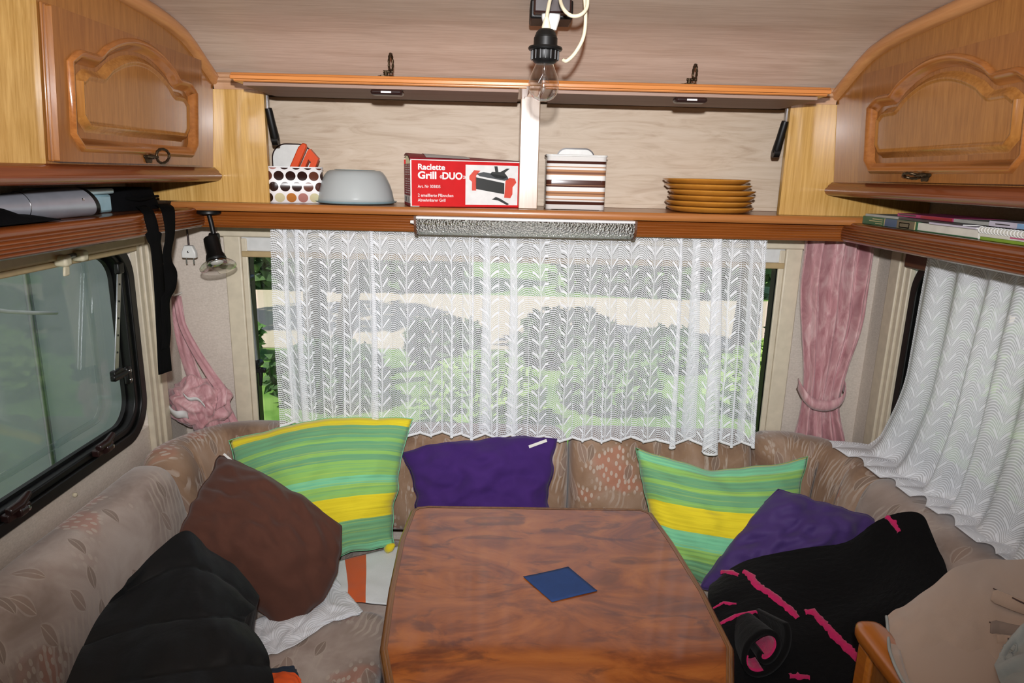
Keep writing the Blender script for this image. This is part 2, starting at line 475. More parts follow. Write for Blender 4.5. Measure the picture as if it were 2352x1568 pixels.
def lace(name, base=.13, th=.88):
    g = G(name); uv = g.coord('UV'); u, v, _ = g.xyz(uv)
    W = .041
    uu = u + (g.noise(g.map(uv, sc=(1, 2, 1)), 3, 2) - .5) * .02
    tri = (uu / W).ping(1.0)
    arch = tri.pow(1.8)
    vv = v + (g.noise(uv, 14, 2) - .5) * .004
    t = (vv / .0064 + arch * 5.6).frac()
    thread = (t - .5).abs().lt(.215)
    w2 = ((uu / W) * 8.0 + v * 40. - arch * 2.0).frac()
    warp = (w2 - .5).abs().lt(.13)
    s = (vv / .040 + arch * .85).frac()
    stroke = s.lt(.17) * tri.gt(.40) * tri.lt(.90)
    seam = tri.gt(.95)
    hem = v.lt(.007)
    a = (thread * th).max(warp * .5).max(stroke).max(seam * .7).max(hem * .98).max(base)
    df = g.shader('ShaderNodeBsdfDiffuse', '#f4f6fa')
    tl = g.shader('ShaderNodeBsdfTranslucent', '#e6eaec')
    tr = g.shader('ShaderNodeBsdfTransparent', (1, 1, 1, 1))
    return g.done(g.mixs(a, tr, g.mixs(.18, df, tl)))
M['lace'] = lace('lace_net')
M['lace2'] = lace('lace_dense', .62, .97)

def dots_mat():
    g = G('tin_chocolate_dot_print'); uv = g.coord('UV'); u, v, _ = g.xyz(uv)
    sc = 1 / .031
    row = (v * sc * 1.05).floor()
    x = u * sc + row * .5
    cx = x.frac() - .5; cy = (v * sc * 1.05).frac() - .5
    r = cx * cx + cy * cy
    idn = g.n('ShaderNodeTexWhiteNoise'); idn.noise_dimensions = '2D'
    g.set(idn.inputs['Vector'], g.vec(x.floor(), row, 0))
    rnd = S(g, idn.outputs[0])
    col = g.ramp(rnd, [(0, '#2c1714'), (.34, '#4a2a22'), (.55, '#5e3528'), (.68, '#b9763a'), (.78, '#b07a72'), (.87, '#3b2420'), (.95, '#cfc7a0')], 'CONSTANT')
    c = g.mix(r.lt(.185), '#eceaea', col)
    return g.done(g.bsdf(c, .25))
M['dots'] = dots_mat()
def strips_mat():
    g = G('striped_container_print'); uv = g.coord('UV'); u, v, _ = g.xyz(uv)
    W_, B, T, K = '#e9e6e2', '#4a2a22', '#b98a66', '#7d5846'
    c = g.ramp(v, [(0, W_), (.09, B), (.15, W_), (.18, T), (.2, W_), (.25, T), (.29, K), (.31, T), (.34, W_), (.42, B), (.45, T), (.46, B), (.55, W_), (.64, T), (.66, K), (.7, T), (.74, W_), (.78, T), (.8, W_), (.85, B), (.9, W_)], 'CONSTANT')
    return g.done(g.bsdf(c, .2))
M['strips'] = strips_mat()
def plate_mat():
    g = G('ochre_stoneware'); p = g.coord()
    return g.done(g.bsdf(g.mix(g.noise(p, 25, 3), '#cb8c3a', '#a96f24'), .15, None, coat=.6))
M['plate'] = plate_mat()
M['red'] = plain('red_cardboard', '#cc0a10', .6, spec=.2)
M['redside'] = plain('red_cardboard_side', '#9c2430', .5)
M['cardin'] = plain('grey_cardboard', '#a59a78', .8)
M['print_white'] = plain('print_white', '#e6e6e4', .5)
M['print_black'] = plain('print_black', '#1b1e1c', .5)
M['print_grey'] = plain('print_grey', '#3d4144', .5)
M['print_orange'] = plain('print_orange', '#d5412a', .5)
def towel_mat():
    g = G('white_orange_towel'); uv = g.coord('UV'); u, v, _ = g.xyz(uv)
    c = g.ramp(u, [(0, '#a8371c'), (.1, '#d9dcdc'), (.34, '#cf5a22'), (.62, '#d9dcdc')], 'CONSTANT')
    return g.done(g.bsdf(c, .9, g.bump(g.noise(uv, 90, 2), .3, .003), sheen=.2))
M['towel'] = towel_mat()

# ================================================================== structure
XL, XR, YF, YR = -1.045, 1.185, 2.16, -2.6          # inner faces of the walls
CPROF = [(2.16, 1.758), (2.05, 1.766), (1.975, 1.778), (1.953, 1.789), (1.915, 1.808), (1.878, 1.824), (1.82, 1.851), (1.766, 1.871), (1.69, 1.885), (1.607, 1.894), (1.4, 1.906), (1.2, 1.915), (.6, 1.93), (-.6, 1.95), (YR, 1.95)]
def ceil_z(y):
    for (a, za), (b, zb) in zip(CPROF, CPROF[1:]):
        if b <= y <= a: return lerp(za, zb, (a - y) / (a - b))
    return CPROF[0][1]
mb = MB(); mb.box((XL-.03, YR, -.04), (XR+.03, YF+.03, 0)); tag(mb.build('floor', M['floor'], bevel=.002), 'brown vinyl caravan floor under the table', None, None, 'structure')
mb = MB()
cp = CPROF + [(YR, 1.985), (-.6, 1.985), (1.2, 1.95), (1.7, 1.93), (2.03, 1.84), (2.19, 1.76)]
mb.prism(cp, lambda a, b, d: V3((d, a, b)), XL-.03, XR+.03)
tag(mb.build('ceiling', M['ceil'], smooth_ang=30), 'beige wood-print ceiling curving down to the front', None, None, 'structure')

def wall_with_hole(name, fn, u0, u1, z0, z1, hu0, hu1, hz0, hz1, t, label, extra=None):
    mb = MB()
    def bx(a, b, c, d): mb.add([fn(a,c,0),fn(b,c,0),fn(b,d,0),fn(a,d,0),fn(a,c,t),fn(b,c,t),fn(b,d,t),fn(a,d,t)], [(0,3,2,1),(4,5,6,7),(0,1,5,4),(1,2,6,5),(2,3,7,6),(3,0,4,7)])
    if extra:                       # a second, door-high opening, added out of view for ambient daylight
        e0, e1, ez = extra
        bx(u0, e0, z0, z1); bx(e0, e1, ez, z1); bx(e1, hu0, z0, z1)
    else: bx(u0, hu0, z0, z1)
    bx(hu1, u1, z0, z1); bx(hu0, hu1, z0, hz0); bx(hu0, hu1, hz1, z1)
    return tag(mb.build(name, M['wall']), label, None, None, 'structure')
WX0, WX1, WZ0, WZ1 = -.822, .884, .60, 1.345
wall_with_hole('wall_front', lambda u, z, d: V3((u, YF + d, z)), XL-.03, XR+.03, 0, 1.76, WX0, WX1, WZ0, WZ1, .03, 'beige papered front wall around the wide window')
wall_with_hole('wall_left', lambda u, z, d: V3((XL - d, u, z)), YR, YF+.03, 0, 1.94, .85, 1.93, .80, 1.345, .03, 'beige papered left wall around the dark window', (-2.1, -1.5, 1.8))
wall_with_hole('wall_right', lambda u, z, d: V3((XR + d, u, z)), YR, YF+.03, 0, 1.94, .75, 1.965, .78, 1.345, .03, 'beige papered right wall behind the lace curtain')
wall_with_hole('wall_rear', lambda u, z, d: V3((u, YR - d, z)), XL-.03, XR+.03, 0, 1.95, XL+.15, XR-.15, .75, 1.65, .03, 'beige rear wall behind the camera with an opening added for daylight')  # unseen, unglazed hole added to brighten the interior with daylight

def rrect(u0, u1, z0, z1, r, n=8):
    pts = []
    for cx, cz, a0 in ((u1-r, z1-r, 0), (u0+r, z1-r, pi/2), (u0+r, z0+r, pi), (u1-r, z0+r, 1.5*pi)):
        for k in range(n+1):
            a = a0 + pi/2*k/n; pts.append((cx + r*cos(a), cz + r*sin(a)))
    return pts
def ring(mb, outer, inner, fn, d0, d1, m=0):
    n = len(outer)
    vs = [fn(*p, d0) for p in outer] + [fn(*p, d0) for p in inner] + [fn(*p, d1) for p in outer] + [fn(*p, d1) for p in inner]
    fs = []
    for i in range(n):
        j = (i+1) % n
        fs += [(i, j, n+j, n+i), (2*n+i, 3*n+i, 3*n+j, 2*n+j), (i, 2*n+i, 2*n+j, j), (n+i, n+j, 3*n+j, 3*n+i)]
    mb.add(vs, fs, None, m)
def stay(parent, pts_rod, joint_r=.011, rod='grey_tube', r=.0065):
    mb = MB(); mb.tube(pts_rod, r, 10); s = mb.build('stay_rod', M[rod], parent, 40)
    mb = MB()
    for p in (pts_rod[0], pts_rod[-1]):
        p = V3(p); mb.tube([p - V3((.0, .012, .0)), p + V3((0, .035, 0))], joint_r, 10); mb.tube([p + V3((0, 0, .018)), p - V3((0, 0, .018))], joint_r*.9, 10)
    mb.build('stay_joint', M['black'], s, 40)

# --- front window
Wf = thing('window_1', 'wide front window with cream frame behind the lace curtain', None, ((WX0+WX1)/2, YF, WZ0)); Wf['kind'] = 'structure'
fy = lambda u, z, d: V3((u, d, z))
for nm, (a, b) in (('frame_post', ((WX0-.04, 2.118, .55), (WX0+.012, YF+.005, 1.36))), ('frame_post', ((WX1-.012, 2.118, .55), (WX1+.04, YF+.005, 1.36))),
                   ('frame_head', ((WX0-.055, 2.112, 1.345), (WX1+.055, YF+.004, 1.378))), ('frame_sill', ((WX0-.04, 2.118, .55), (WX1+.04, YF+.004, .605)))):
    mb = MB(); mb.box(a, b); mb.build(nm, M['cream'], Wf, bevel=.004)
for sgn, x in ((1, WX0+.012), (-1, WX1-.012)):
    mb = MB(); mb.box((min(x, x+sgn*.018), 2.122, .6), (max(x, x+sgn*.018), 2.132, 1.34)); mb.build('blind_guide', M['cream'], Wf, bevel=.003)
mb = MB(); mb.box((WX0+.012, 2.125, 1.30), (WX1-.012, 2.145, 1.345)); mb.build('rolled_blind', M['blindfab'], Wf, bevel=.004)
mb = MB(); mb.box((WX0+.012, 2.12, 1.283), (WX1-.012, 2.142, 1.302)); mb.build('blind_bar', M['blindbar'], Wf, bevel=.003)
mb = MB(); o_ = rrect(WX0+.005, WX1-.005, WZ0-.01, WZ1-.02, .05); i_ = rrect(WX0+.020, WX1-.020, WZ0+.02, WZ1-.04, .04)
ring(mb, o_, i_, lambda u, z, d: V3((u, d, z)), 2.165, 2.20); mb.build('seal', M['rubber'], Wf, 40)
mb = MB(); mb.prism(rrect(WX0+.03, WX1-.03, WZ0, WZ1-.03, .04), lambda u, z, d: V3((u, d, z)), 2.186, 2.189); mb.build('pane', M['pane'], Wf)
# moulded edge ribs of the acrylic pane, near both sides
def ribs(x0, n, sgn):
    mb = MB(); g = []
    for k in range(n*6+1):
        x = x0 + sgn * k * .0035; a = .004 * sin(k * 2*pi/6)
        g.append([V3((x, 2.183 + a, .62)), V3((x, 2.183 + a, 1.28))])
    mb.grid(g); return mb.build('pane_rib', M['pane'], Wf, 180)
ribs(WX0+.05, 4, 1)
p0, p1 = onY(568, 640, 2.145), onY(590, 838, 2.145)
stay(Wf, [p0, p1])
p0, p1 = onY(1796, 655, 2.145), onY(1768, 880, 2.145)
stay(Wf, [p0, p1])
L = onY(596, 850, 2.14)
mb = MB(); mb.box(L + V3((-.012, -.01, -.006)), L + V3((.022, .006, .008))); mb.tube([L + V3((.004, 0, .01)), L + V3((.006, -.006, -.02)), L + V3((.004, -.008, -.05))], [.009, .006, .0045], 10)
mb.build('latch_handle', M['black'], Wf, bevel=.002)
mb = MB(); mb.tube([onY(1772, 607, 2.15), onY(1795, 615, 2.15), onY(1803, 640, 2.15), onY(1800, 660, 2.15)], .0018, 6); mb.build('stay_cord', M['black'], Wf, 180)

# --- left window (black rounded frame)
def side_window(name, X, sg, label, y0, y1, z0, z1, pane):
    W_ = thing(name, label, None, (X, (y0+y1)/2, z0)); W_['kind'] = 'structure'
    fn = lambda u, z, d: V3((X - sg * d, u, z))        # d>0 goes outwards
    mb = MB(); ring(mb, rrect(y0, y1, z0, z1, .115, 12), rrect(y0+.03, y1-.03, z0+.03, z1-.03, .09, 12), fn, -.012, .01); mb.build('outer_frame', M['rubber'], W_, 40, .003)
    mb = MB(); ring(mb, rrect(y0+.03, y1-.03, z0+.03, z1-.03, .09, 12), rrect(y0+.05, y1-.05, z0+.048, z1-.04, .075, 12), fn, -.004, .028); mb.build('inner_frame', M['rubber'], W_, 40, .003)
    mb = MB(); ring(mb, rrect(y0+.05, y1-.05, z0+.048, z1-.04, .075, 12), rrect(y0+.058, y1-.058, z0+.056, z1-.048, .07, 12), fn, .018, .03); mb.build('seal', M['black'], W_, 40)
    mb = MB(); mb.prism(rrect(y0+.03, y1-.03, z0+.03, z1-.02, .07, 12), fn, .03, .034); mb.build('pane', pane, W_)
    return W_
WL = side_window('window_2', XL, 1, 'dark left window with rounded black frame and aluminium stay', .84, 1.915, .79, 1.36, M['pane_left'])
# raised inner bead of the acrylic pane
fnl = lambda u, z, d: V3((XL - d, u, z))
mb = MB(); ring(mb, rrect(.93, 1.76, .885, 1.40, .05, 10), rrect(.945, 1.745, .90, 1.385, .04, 10), fnl, .018, .03); mb.build('pane_bead', M['pane_left'], WL, 40, .003)
for dy in (0, .07):
    a, b = onX(272, 625, XL+.012), onX(265, 855, XL+.012)
    if dy: continue
    d_ = (b - a); mb = MB(); mb.obox(a + V3((0, -.009, 0)), (.004, 0, 0), (0, .018, 0), d_); rod = mb.build('stay_bar', M['alu'], WL, bevel=.001)
    for k in range(5):
        q = a + d_ * (.12 + .17*k); mb = MB(); mb.tube([q + V3((.0035, 0, 0)), q + V3((.0052, 0, 0))], .0028, 8); mb.build('slot_hole', M['black'], rod)
    mb = MB(); mb.obox(b + V3((-.004, -.022, -.02)), (.016, 0, 0), (0, .044, 0), (0, 0, .028)); mb.tube([b + V3((.008, -.03, -.008)), b + V3((.012, .03, -.008))], .008, 10); mb.build('stay_clamp', M['black'], WL, bevel=.003)
    mb = MB(); mb.obox(a + V3((-.004, -.014, -.004)), (.014, 0, 0), (0, .028, 0), (0, 0, .03)); mb.build('stay_mount', M['black'], WL, bevel=.004)
q = onX(292, 862, XL+.012)
mb = MB(); mb.obox(q + V3((-.004, -.012, -.024)), (.014, 0, 0), (0, .024, 0), (0, 0, .05)); bp = mb.build('keeper_plate', M['black'], WL, bevel=.006)
for dz in (.014, -.012):
    mb = MB(); mb.lathe([(0.0001, .004), (.004, .003), (.0055, 0)], Matrix.Translation(q + V3((.010, 0, dz))) @ Matrix.Rotation(pi/2, 4, 'Y'), 12); mb.build('screw', M['chrome'], bp, 60)
for px, py in ((238, 1028), (38, 1172)):
    q = onX(px, py, XL+.014)
    mb = MB(); mb.obox(q + V3((-.012, -.035, -.012)), (.02, 0, 0), (0, .07, 0), (0, 0, .018)); mb.tube([q + V3((.004, -.03, .01)), q + V3((.01, .0, .014)), q + V3((.012, .03, .03))], [.010, .011, .006], 10)
    mb.tube([q + V3((.008, -.012, .0)), q + V3((.008, .012, 0))], .013, 12); lt = mb.build('latch', M['brownpl'], WL, bevel=.003)
    mb = MB(); mb.lathe([(0.0001, .004), (.005, .003), (.006, 0)], Matrix.Translation(q + V3((.012, .02, -.004))) @ Matrix.Rotation(pi/2, 4, 'Y'), 12); mb.build('screw', M['chrome'], lt, 60)
# cream blind rails beside and above the left window
for k, (y0, y1, d) in enumerate(((1.925, 1.945, .018), (1.945, 1.965, .024), (1.965, 2.0, .032))):
    mb = MB(); mb.box((XL-.001, y0, .70), (XL+d, y1, 1.372)); mb.build('blind_guide', M['cream'], WL, bevel=.003)
mb = MB(); mb.box((XL, .5, 1.335), (XL+.035, 1.95, 1.385)); mb.build('blind_cassette', M['blindbar'], WL, bevel=.006)
mb = MB(); mb.box((XL+.005, .5, 1.318), (XL+.022, 1.925, 1.334)); bb = mb.build('blind_bar', M['blindbar'], WL, bevel=.003)
for px, py, hk in ((143, 597, 1), (182, 585, 0)):
    q = onX(px, py, XL+.036)
    mb = MB(); mb.obox(q + V3((-.012, -.016, -.014)), (.03, 0, 0), (0, .026, 0), (0, 0, .026)); cl = mb.build('blind_clip', M['ivory'], bb, bevel=.006)
    if hk:
        mb = MB(); mb.obox(q + V3((.004, -.014, -.036)), (.006, .0, 0), (0, .02, 0), (0, .004, .022)); mb.build('blind_clip', M['ivory'], bb, bevel=.003)
mb = MB(); a, b = onX(148, 592, XL+.035), onX(178, 584, XL+.035); mb.tube([a, b], .006, 8); mb.build('clip_bar', M['grey_tube'], bb)
# --- right window
WR = side_window('window_3', XR, -1, 'right side window mostly hidden behind the white lace curtain', .74, 1.95, .77, 1.36, M['pane'])
for k, (y0, y1, d) in enumerate(((1.955, 1.975, .016), (1.975, 1.995, .022), (1.995, 2.045, .028))):
    mb = MB(); mb.box((XR-d, y0, .68), (XR+.001, y1, 1.37)); mb.build('blind_guide', M['cream'], WR, bevel=.003)
mb = MB(); mb.box((XR-.04, .5, 1.318), (XR, 1.955, 1.365)); mb.build('blind_cassette', M['brownend'], WR, bevel=.006)
mb = MB(); mb.box((XR-.032, .5, 1.366), (XR, 2.05, 1.378)); mb.build('blind_cover', M['cream'], WR, bevel=.003)

# --- arched trims between ceiling and side cabinets
def XfL(z): return -.80 + .075 * (z - 1.55)
def XfR(z): return .905 - .085 * (z - 1.55)
def arch_trim(name, fx, sg, label):
    mb = MB(); rows = []
    ys = [2.0 - .02*k for k in range(20)] + [1.5, 1.3, 1.1, .8, .4]
    prof = [(0, 0), (.010, -.004), (.016, -.014), (.015, -.024), (.006, -.034), (-.004, -.034), (-.004, 0)]
    for y in ys:
        z = ceil_z(y) - .0005
        rows.append([V3((fx(z) + sg*a, y, z + b)) for a, b in prof])
    mb.grid(rows, None, True)
    tag(mb.build(name, M['trim'], None, 60), label, None, None, 'structure')
arch_trim('trim_1', XfL, 1, 'curved wooden trim between ceiling and left cabinet')
arch_trim('trim_2', XfR, -1, 'curved wooden trim between ceiling and right cabinet')

# ================================================================== outside
def leaf_cloud(name, center, rad, n, size, mat, parent, seed, fade=.35):
    rnd = random.Random(seed); mb = MB()
    for _ in range(n):
        while True:
            d = V3((rnd.uniform(-1, 1), rnd.uniform(-1, 1), rnd.uniform(-1, 1)))
            if .15 < d.length < 1: break
        d = d.normalized() * (d.length ** fade)
        lump = 1 + .25 * ns(d.x*2.3 + seed, d.y*2.3, d.z*2.3)
        c = V3((center[0] + d.x*rad[0]*lump, center[1] + d.y*rad[1]*lump, center[2] + d.z*rad[2]*lump))
        a = V3((rnd.gauss(0, 1), rnd.gauss(0, 1), rnd.gauss(0, 1))).normalized(); b = a.orthogonal().normalized()
        s_ = size * rnd.uniform(.6, 1.3)
        mb.add([c - a*s_, c + b*s_*.45, c + a*s_, c - b*s_*.45], [(0, 1, 2, 3)])
    o = mb.build(name, mat, parent); o['kind'] = 'stuff'; return o
def leafmat(name, a, b):
    g = G(name); p = g.coord(); n = g.noise(p, 3, 3)
    c = g.mix(n.step(.35, .65), a, b)
    return g.done(g.mixs(.3, g.bsdf(c, .6, spec=.3), g.shader('ShaderNodeBsdfTranslucent', c)))
M['leaf1'] = leafmat('foliage_dark', '#3d5a33', '#5b7b45')
M['leaf2'] = leafmat('foliage_mid', '#57803f', '#83a858')
M['leaf3'] = leafmat('foliage_bright', '#86ad4e', '#b4cf74')
M['bark'] = plain('bark', '#5b5148', .9, bumpscale=30)
M['gravel'] = plain('gravel', '#cdbba8', .9, bumpscale=40)
M['grass'] = leafmat('lawn', '#6f9a45', '#94b862')
GZ = -.42
mb = MB(); mb.box((-14, 2.9, GZ-.1), (16, 24, GZ)); tag(mb.build('ground_lawn', M['grass']), 'green lawn outside the front window', 'lawn', None, 'structure')
mb = MB(); mb.box((-14, -8, GZ-.1), (16, 2.9, GZ)); tag(mb.build('ground_pitch', M['grass']), 'grass pitch the caravan stands on', 'lawn', None, 'structure')
mb = MB(); mb.prism([(-14, 8.0), (-3, 7.5), (1, 7.7), (6, 8.2), (16, 9), (16, 12), (4, 11.2), (-14, 11.4)], lambda a, b, d: V3((a, b, d)), GZ, GZ+.012)
tag(mb.build('gravel_path', M['gravel']), 'pale sunlit gravel road beyond the front window', 'path', None, 'structure')
def tree(loc, h, r, lean, crown, mat, label, seed, n=1700, group='trees outside'):
    t = thing('tree', label, 'tree', (loc[0], loc[1], GZ), group)
    mb = MB(); pts = []; rr = []
    for k in range(7):
        q = k/6; pts.append((loc[0] + lean*q*h + .05*ns(seed, q*3), loc[1], GZ + h*q)); rr.append(r*(1.15 - .55*q))
    mb.tube(pts, rr, 10); mb.build('trunk', M['bark'], t, 60)
    leaf_cloud('crown', (loc[0] + lean*h, loc[1], GZ + h + crown[2]*.5), crown, n, .16, mat, t, seed)
tree((-1.75, 6.3), 4.8, .10, .01, (1.0, .9, .8), M['leaf1'], 'straight tree left of centre beyond the front window', 3, 900)
tree((-1.55, 6.1), 4.6, .075, .22, (.8, .8, .7), M['leaf1'], 'slanting tree stem crossing the straight one outside', 4, 700)
tree((2.6, 7.2), 4.8, .12, .01, (1.5, 1.0, .9), M['leaf2'], 'tree right of centre beyond the front window', 5, 1200)
tree((5.0, 7.0), 4.8, .12, -.01, (.85, 1.0, .9), M['leaf2'], 'tree far right beyond the front window', 6, 900)
tree((-5.2, 7.5), 4.8, .13, .01, (1.3, 1.0, .9), M['leaf2'], 'tree far left beyond the front window', 7, 1000)
for k, (x, y, rx, h, mt) in enumerate(((-8.4, 11.9, 2.3, 2.6, 'leaf2'), (-2.75, 11.8, 2.3, 2.8, 'leaf1'), (2.9, 11.9, 2.3, 2.6, 'leaf1'), (8.5, 12.7, 2.3, 2.6, 'leaf1'))):
    t = thing('hedge', ('far left', 'left of centre', 'right of centre', 'far right')[k] + ' dark hedge across the gravel road', 'hedge', (x, y, GZ), 'hedges across the road')
    leaf_cloud('foliage', (x, y, GZ + h*.5), (rx, .8, h*.72), 4200, .19, M[mt], t, 20+k)
    mb = MB(); mb.tube([(x, y, GZ), (x, y, GZ+1.2)], .1, 8); mb.build('stem', M['bark'], t)
bsh = [(-3.0, 5.6, .6, 'leaf3', 'small bush outside beneath the left side of the front window'), (-.15, 5.3, .5, 'leaf3', 'bright green bush outside left of the purple cushion'), (.95, 5.7, .45, 'leaf2', 'low bush outside near the middle of the front window'),
       (2.4, 5.6, .6, 'leaf3', 'bright green bush outside to the right of the front window'), (-1.5, 5.7, .5, 'leaf1', 'dark bush outside at the foot of the crossing trees')]
for k_, (x, y, r, mt) in enumerate(((-4.4, 7.0, .5, 'leaf1'), (-3.0, 7.1, .42, 'leaf2'), (-.6, 7.0, .45, 'leaf1'), (.7, 7.1, .55, 'leaf1'), (1.75, 7.0, .4, 'leaf2'), (3.6, 7.4, .6, 'leaf1'))):
    bsh.append((x, y, r, mt, ('leftmost', 'second', 'third', 'fourth', 'fifth', 'rightmost')[k_] + ' low shrub along the near edge of the gravel road'))
for k, (x, y, r, mt, lb) in enumerate(bsh):
    t = thing('bush', lb, 'bush', (x, y, GZ), 'bushes outside the front window')
    leaf_cloud('foliage', (x, y, GZ + r*.5), (r, r*.7, r*.6), 1100, .07, M[mt], t, 50+k)
    mb = MB(); mb.tube([(x, y, GZ), (x, y, GZ+.3)], .03, 8); mb.build('stem', M['bark'], t)
for k, (y, mt) in enumerate(((1.0, 'leaf2'), (3.4, 'leaf1'))):
    t = thing('hedge', ('nearer', 'farther')[k] + ' hedge outside the lace-covered right window', 'hedge', (3.0, y, GZ), 'hedges beside the caravan')
    leaf_cloud('foliage', (3.0, y, GZ + 1.2), (.6, 1.1, 1.7), 2600, .12, M[mt], t, 70+k)
    mb = MB(); mb.tube([(3.0, y, GZ), (3.0, y, GZ+1.0)], .08, 8); mb.build('stem', M['bark'], t)
# awning beside the left window
def canvas(name, col):
    g = G(name); p = g.coord(); c = g.mix(g.noise(p, 3, 3), col, '#b5afb2')
    return g.done(g.mixs(.6, g.bsdf(c, .8, spec=.1), g.shader('ShaderNodeBsdfTranslucent', c)))
M['tent'] = canvas('awning_canvas', '#cfc8cb')
M['tent2'] = canvas('awning_roof', '#dcd6d8')
aw = thing('awning', 'grey canvas awning outside the dark left window', 'awning', (-2.6, .6, GZ))
mb = MB(); rows = []
for k in range(61):
    y = -1.6 + 5.0*k/60
    rows.append([V3((-2.75 + .03*sin(k*1.1) + .05*ns(k*.3, z), y, z)) for z in (GZ, .2, .8, 1.4, 1.9)])
mb.grid(rows); mb.build('canvas_wall', M['tent'], aw, 180)
mb = MB(); mb.grid([[V3((-2.8 + 1.72*j/6, -1.6 + 5.0*k/8, 1.9 + .35*j/6 - .02*sin(k*pi/2)**2)) for j in range(7)] for k in range(9)]); mb.build('canvas_roof', M['tent2'], aw, 180)
for y in (1.55, 3.3):
    mb = MB(); mb.tube([(-2.3, y, GZ), (-2.3, y, 1.98)], .016, 10); mb.build('pole', M['alu'], aw, 60)
mb = MB(); mb.grid([[V3((-2.75 + 1.36*j/10, 3.35 + .03*sin(j*1.3), GZ + 2.35*k/4)) for j in range(11)] for k in range(5)]); mb.build('canvas_end', M['tent'], aw, 180)
cb = MB(); cb.tube([V3((-1.32, .6 + .1*k, 1.22 + .02*sin(k*.9) - (.004*(k-9)**2 if k > 9 else 0))) for k in range(15)], .006, 6)
tag(cb.build('cable', M['white'], None, 180), 'white cable looping outside the dark left window', 'cable')

# ================================================================== side cabinets
def cathedral(c, hw, z0, zs, zp, inset=0., n=14):
    """closed loop (y, z): square bottom, shoulders, S-step and arch on top"""
    hw -= inset; z0 += inset; zs -= inset; zp -= inset; st = .50 * hw
    pts = [(c - hw + .02, z0), (c + hw - .02, z0), (c + hw, z0 + .02)]
    top = []
    for k in range(61):
        s_ = 1 - 2*k/60; a = abs(s_) * hw
        sw = .05
        if a > st + sw: q = (a - st - sw) / max(hw - st - sw, 1e-4); z = zs - .014 * smooth((q - .55) / .45)
        elif a > st: q = (a - st) / sw; z = lerp(zs + .024, zs, smooth(q)) - .004*sin(q*pi)
        else: z = zs + .024 + (zp - zs - .024) * (1 - (a / st) ** 2)
        top.append((c + s_ * hw, z))
    return pts + top + [(c - hw, z0 + .02)]
def offset_loop(lp, d):
    n = len(lp); out = []
    for i in range(n):
        a, b, c_ = lp[i-1], lp[i], lp[(i+1) % n]
        t = V3((c_[0]-a[0], c_[1]-a[1], 0)).normalized()
        out.append((b[0] - t.y * d, b[1] + t.x * d))
    return out
def frame_with_hole(mb, outer, inner, fn, d0, d1):
    bm = bmesh.new()
    def loop(pts):
        vs = [bm.verts.new((p[0], p[1], 0)) for p in pts]
        return [bm.edges.new((vs[i], vs[(i+1) % len(vs)])) for i in range(len(vs))]
    es = loop(outer) + loop(inner)
    bmesh.ops.triangle_fill(bm, use_beauty=True, use_dissolve=False, edges=es, normal=(0, 0, 1))
    bm.verts.index_update(); vs = [v.co.copy() for v in bm.verts]; fs = [[v.index for v in f.verts] for f in bm.faces]
    bm.free(); n = len(vs)
    mb.add([fn(v.x, v.y, d1) for v in vs] + [fn(v.x, v.y, d0) for v in vs], fs + [[i + n for i in f][::-1] for f in fs])
    for lp, o in ((outer, 0), (inner, len(outer))):
        m_ = len(lp); b = len(mb.v)
        mb.add([fn(*p, d1) for p in lp] + [fn(*p, d0) for p in lp], [(i, (i+1) % m_, m_ + (i+1) % m_, m_ + i) for i in range(m_)])
def drop_handle(parent, base, nrm, along, swing, side=None):
    """antique back plate with a ring; base on the door face"""
    n, a = V3(nrm).normalized(), V3(along).normalized(); b = n.cross(a)
    mb = MB(); pl = []
    for k in range(24):
        t = 2*pi*k/24; r = .0135 * (1 + .14*cos(6*t)); pl.append((r*cos(t)*1.35, r*sin(t)))
    mb.prism(pl, lambda u, v, d: base + a*u + b*v + n*d, 0, .003); plate = mb.build('back_plate', M['brass'], parent, bevel=.001)
    mb = MB(); mb.tube([base + n*.002, base + n*.014], [.006, .0045], 10); mb.tube([base + n*.012 - a*.006, base + n*.012 + a*.018], .0035, 8); mb.build('knuckle', M['brass'], plate, 60)
    sw = V3(swing).normalized(); sd = n.cross(sw).normalized() if n.cross(sw).length > .2 else a
    if side: sd = V3(side).normalized()
    c0 = base + n*.013 + a*.012; pts = []
    for k in range(33):
        t = 2*pi*k/32; pts.append(c0 + sw * (.020 - .020*cos(t)) + sd * (.015*sin(t)) * (1 + .12*cos(t)))
    mb = MB(); mb.tube(pts, [.0028 + .0006*sin(k*2.2) for k in range(33)], 8, caps=False); mb.build('ring', M['brass'], plate, 60)

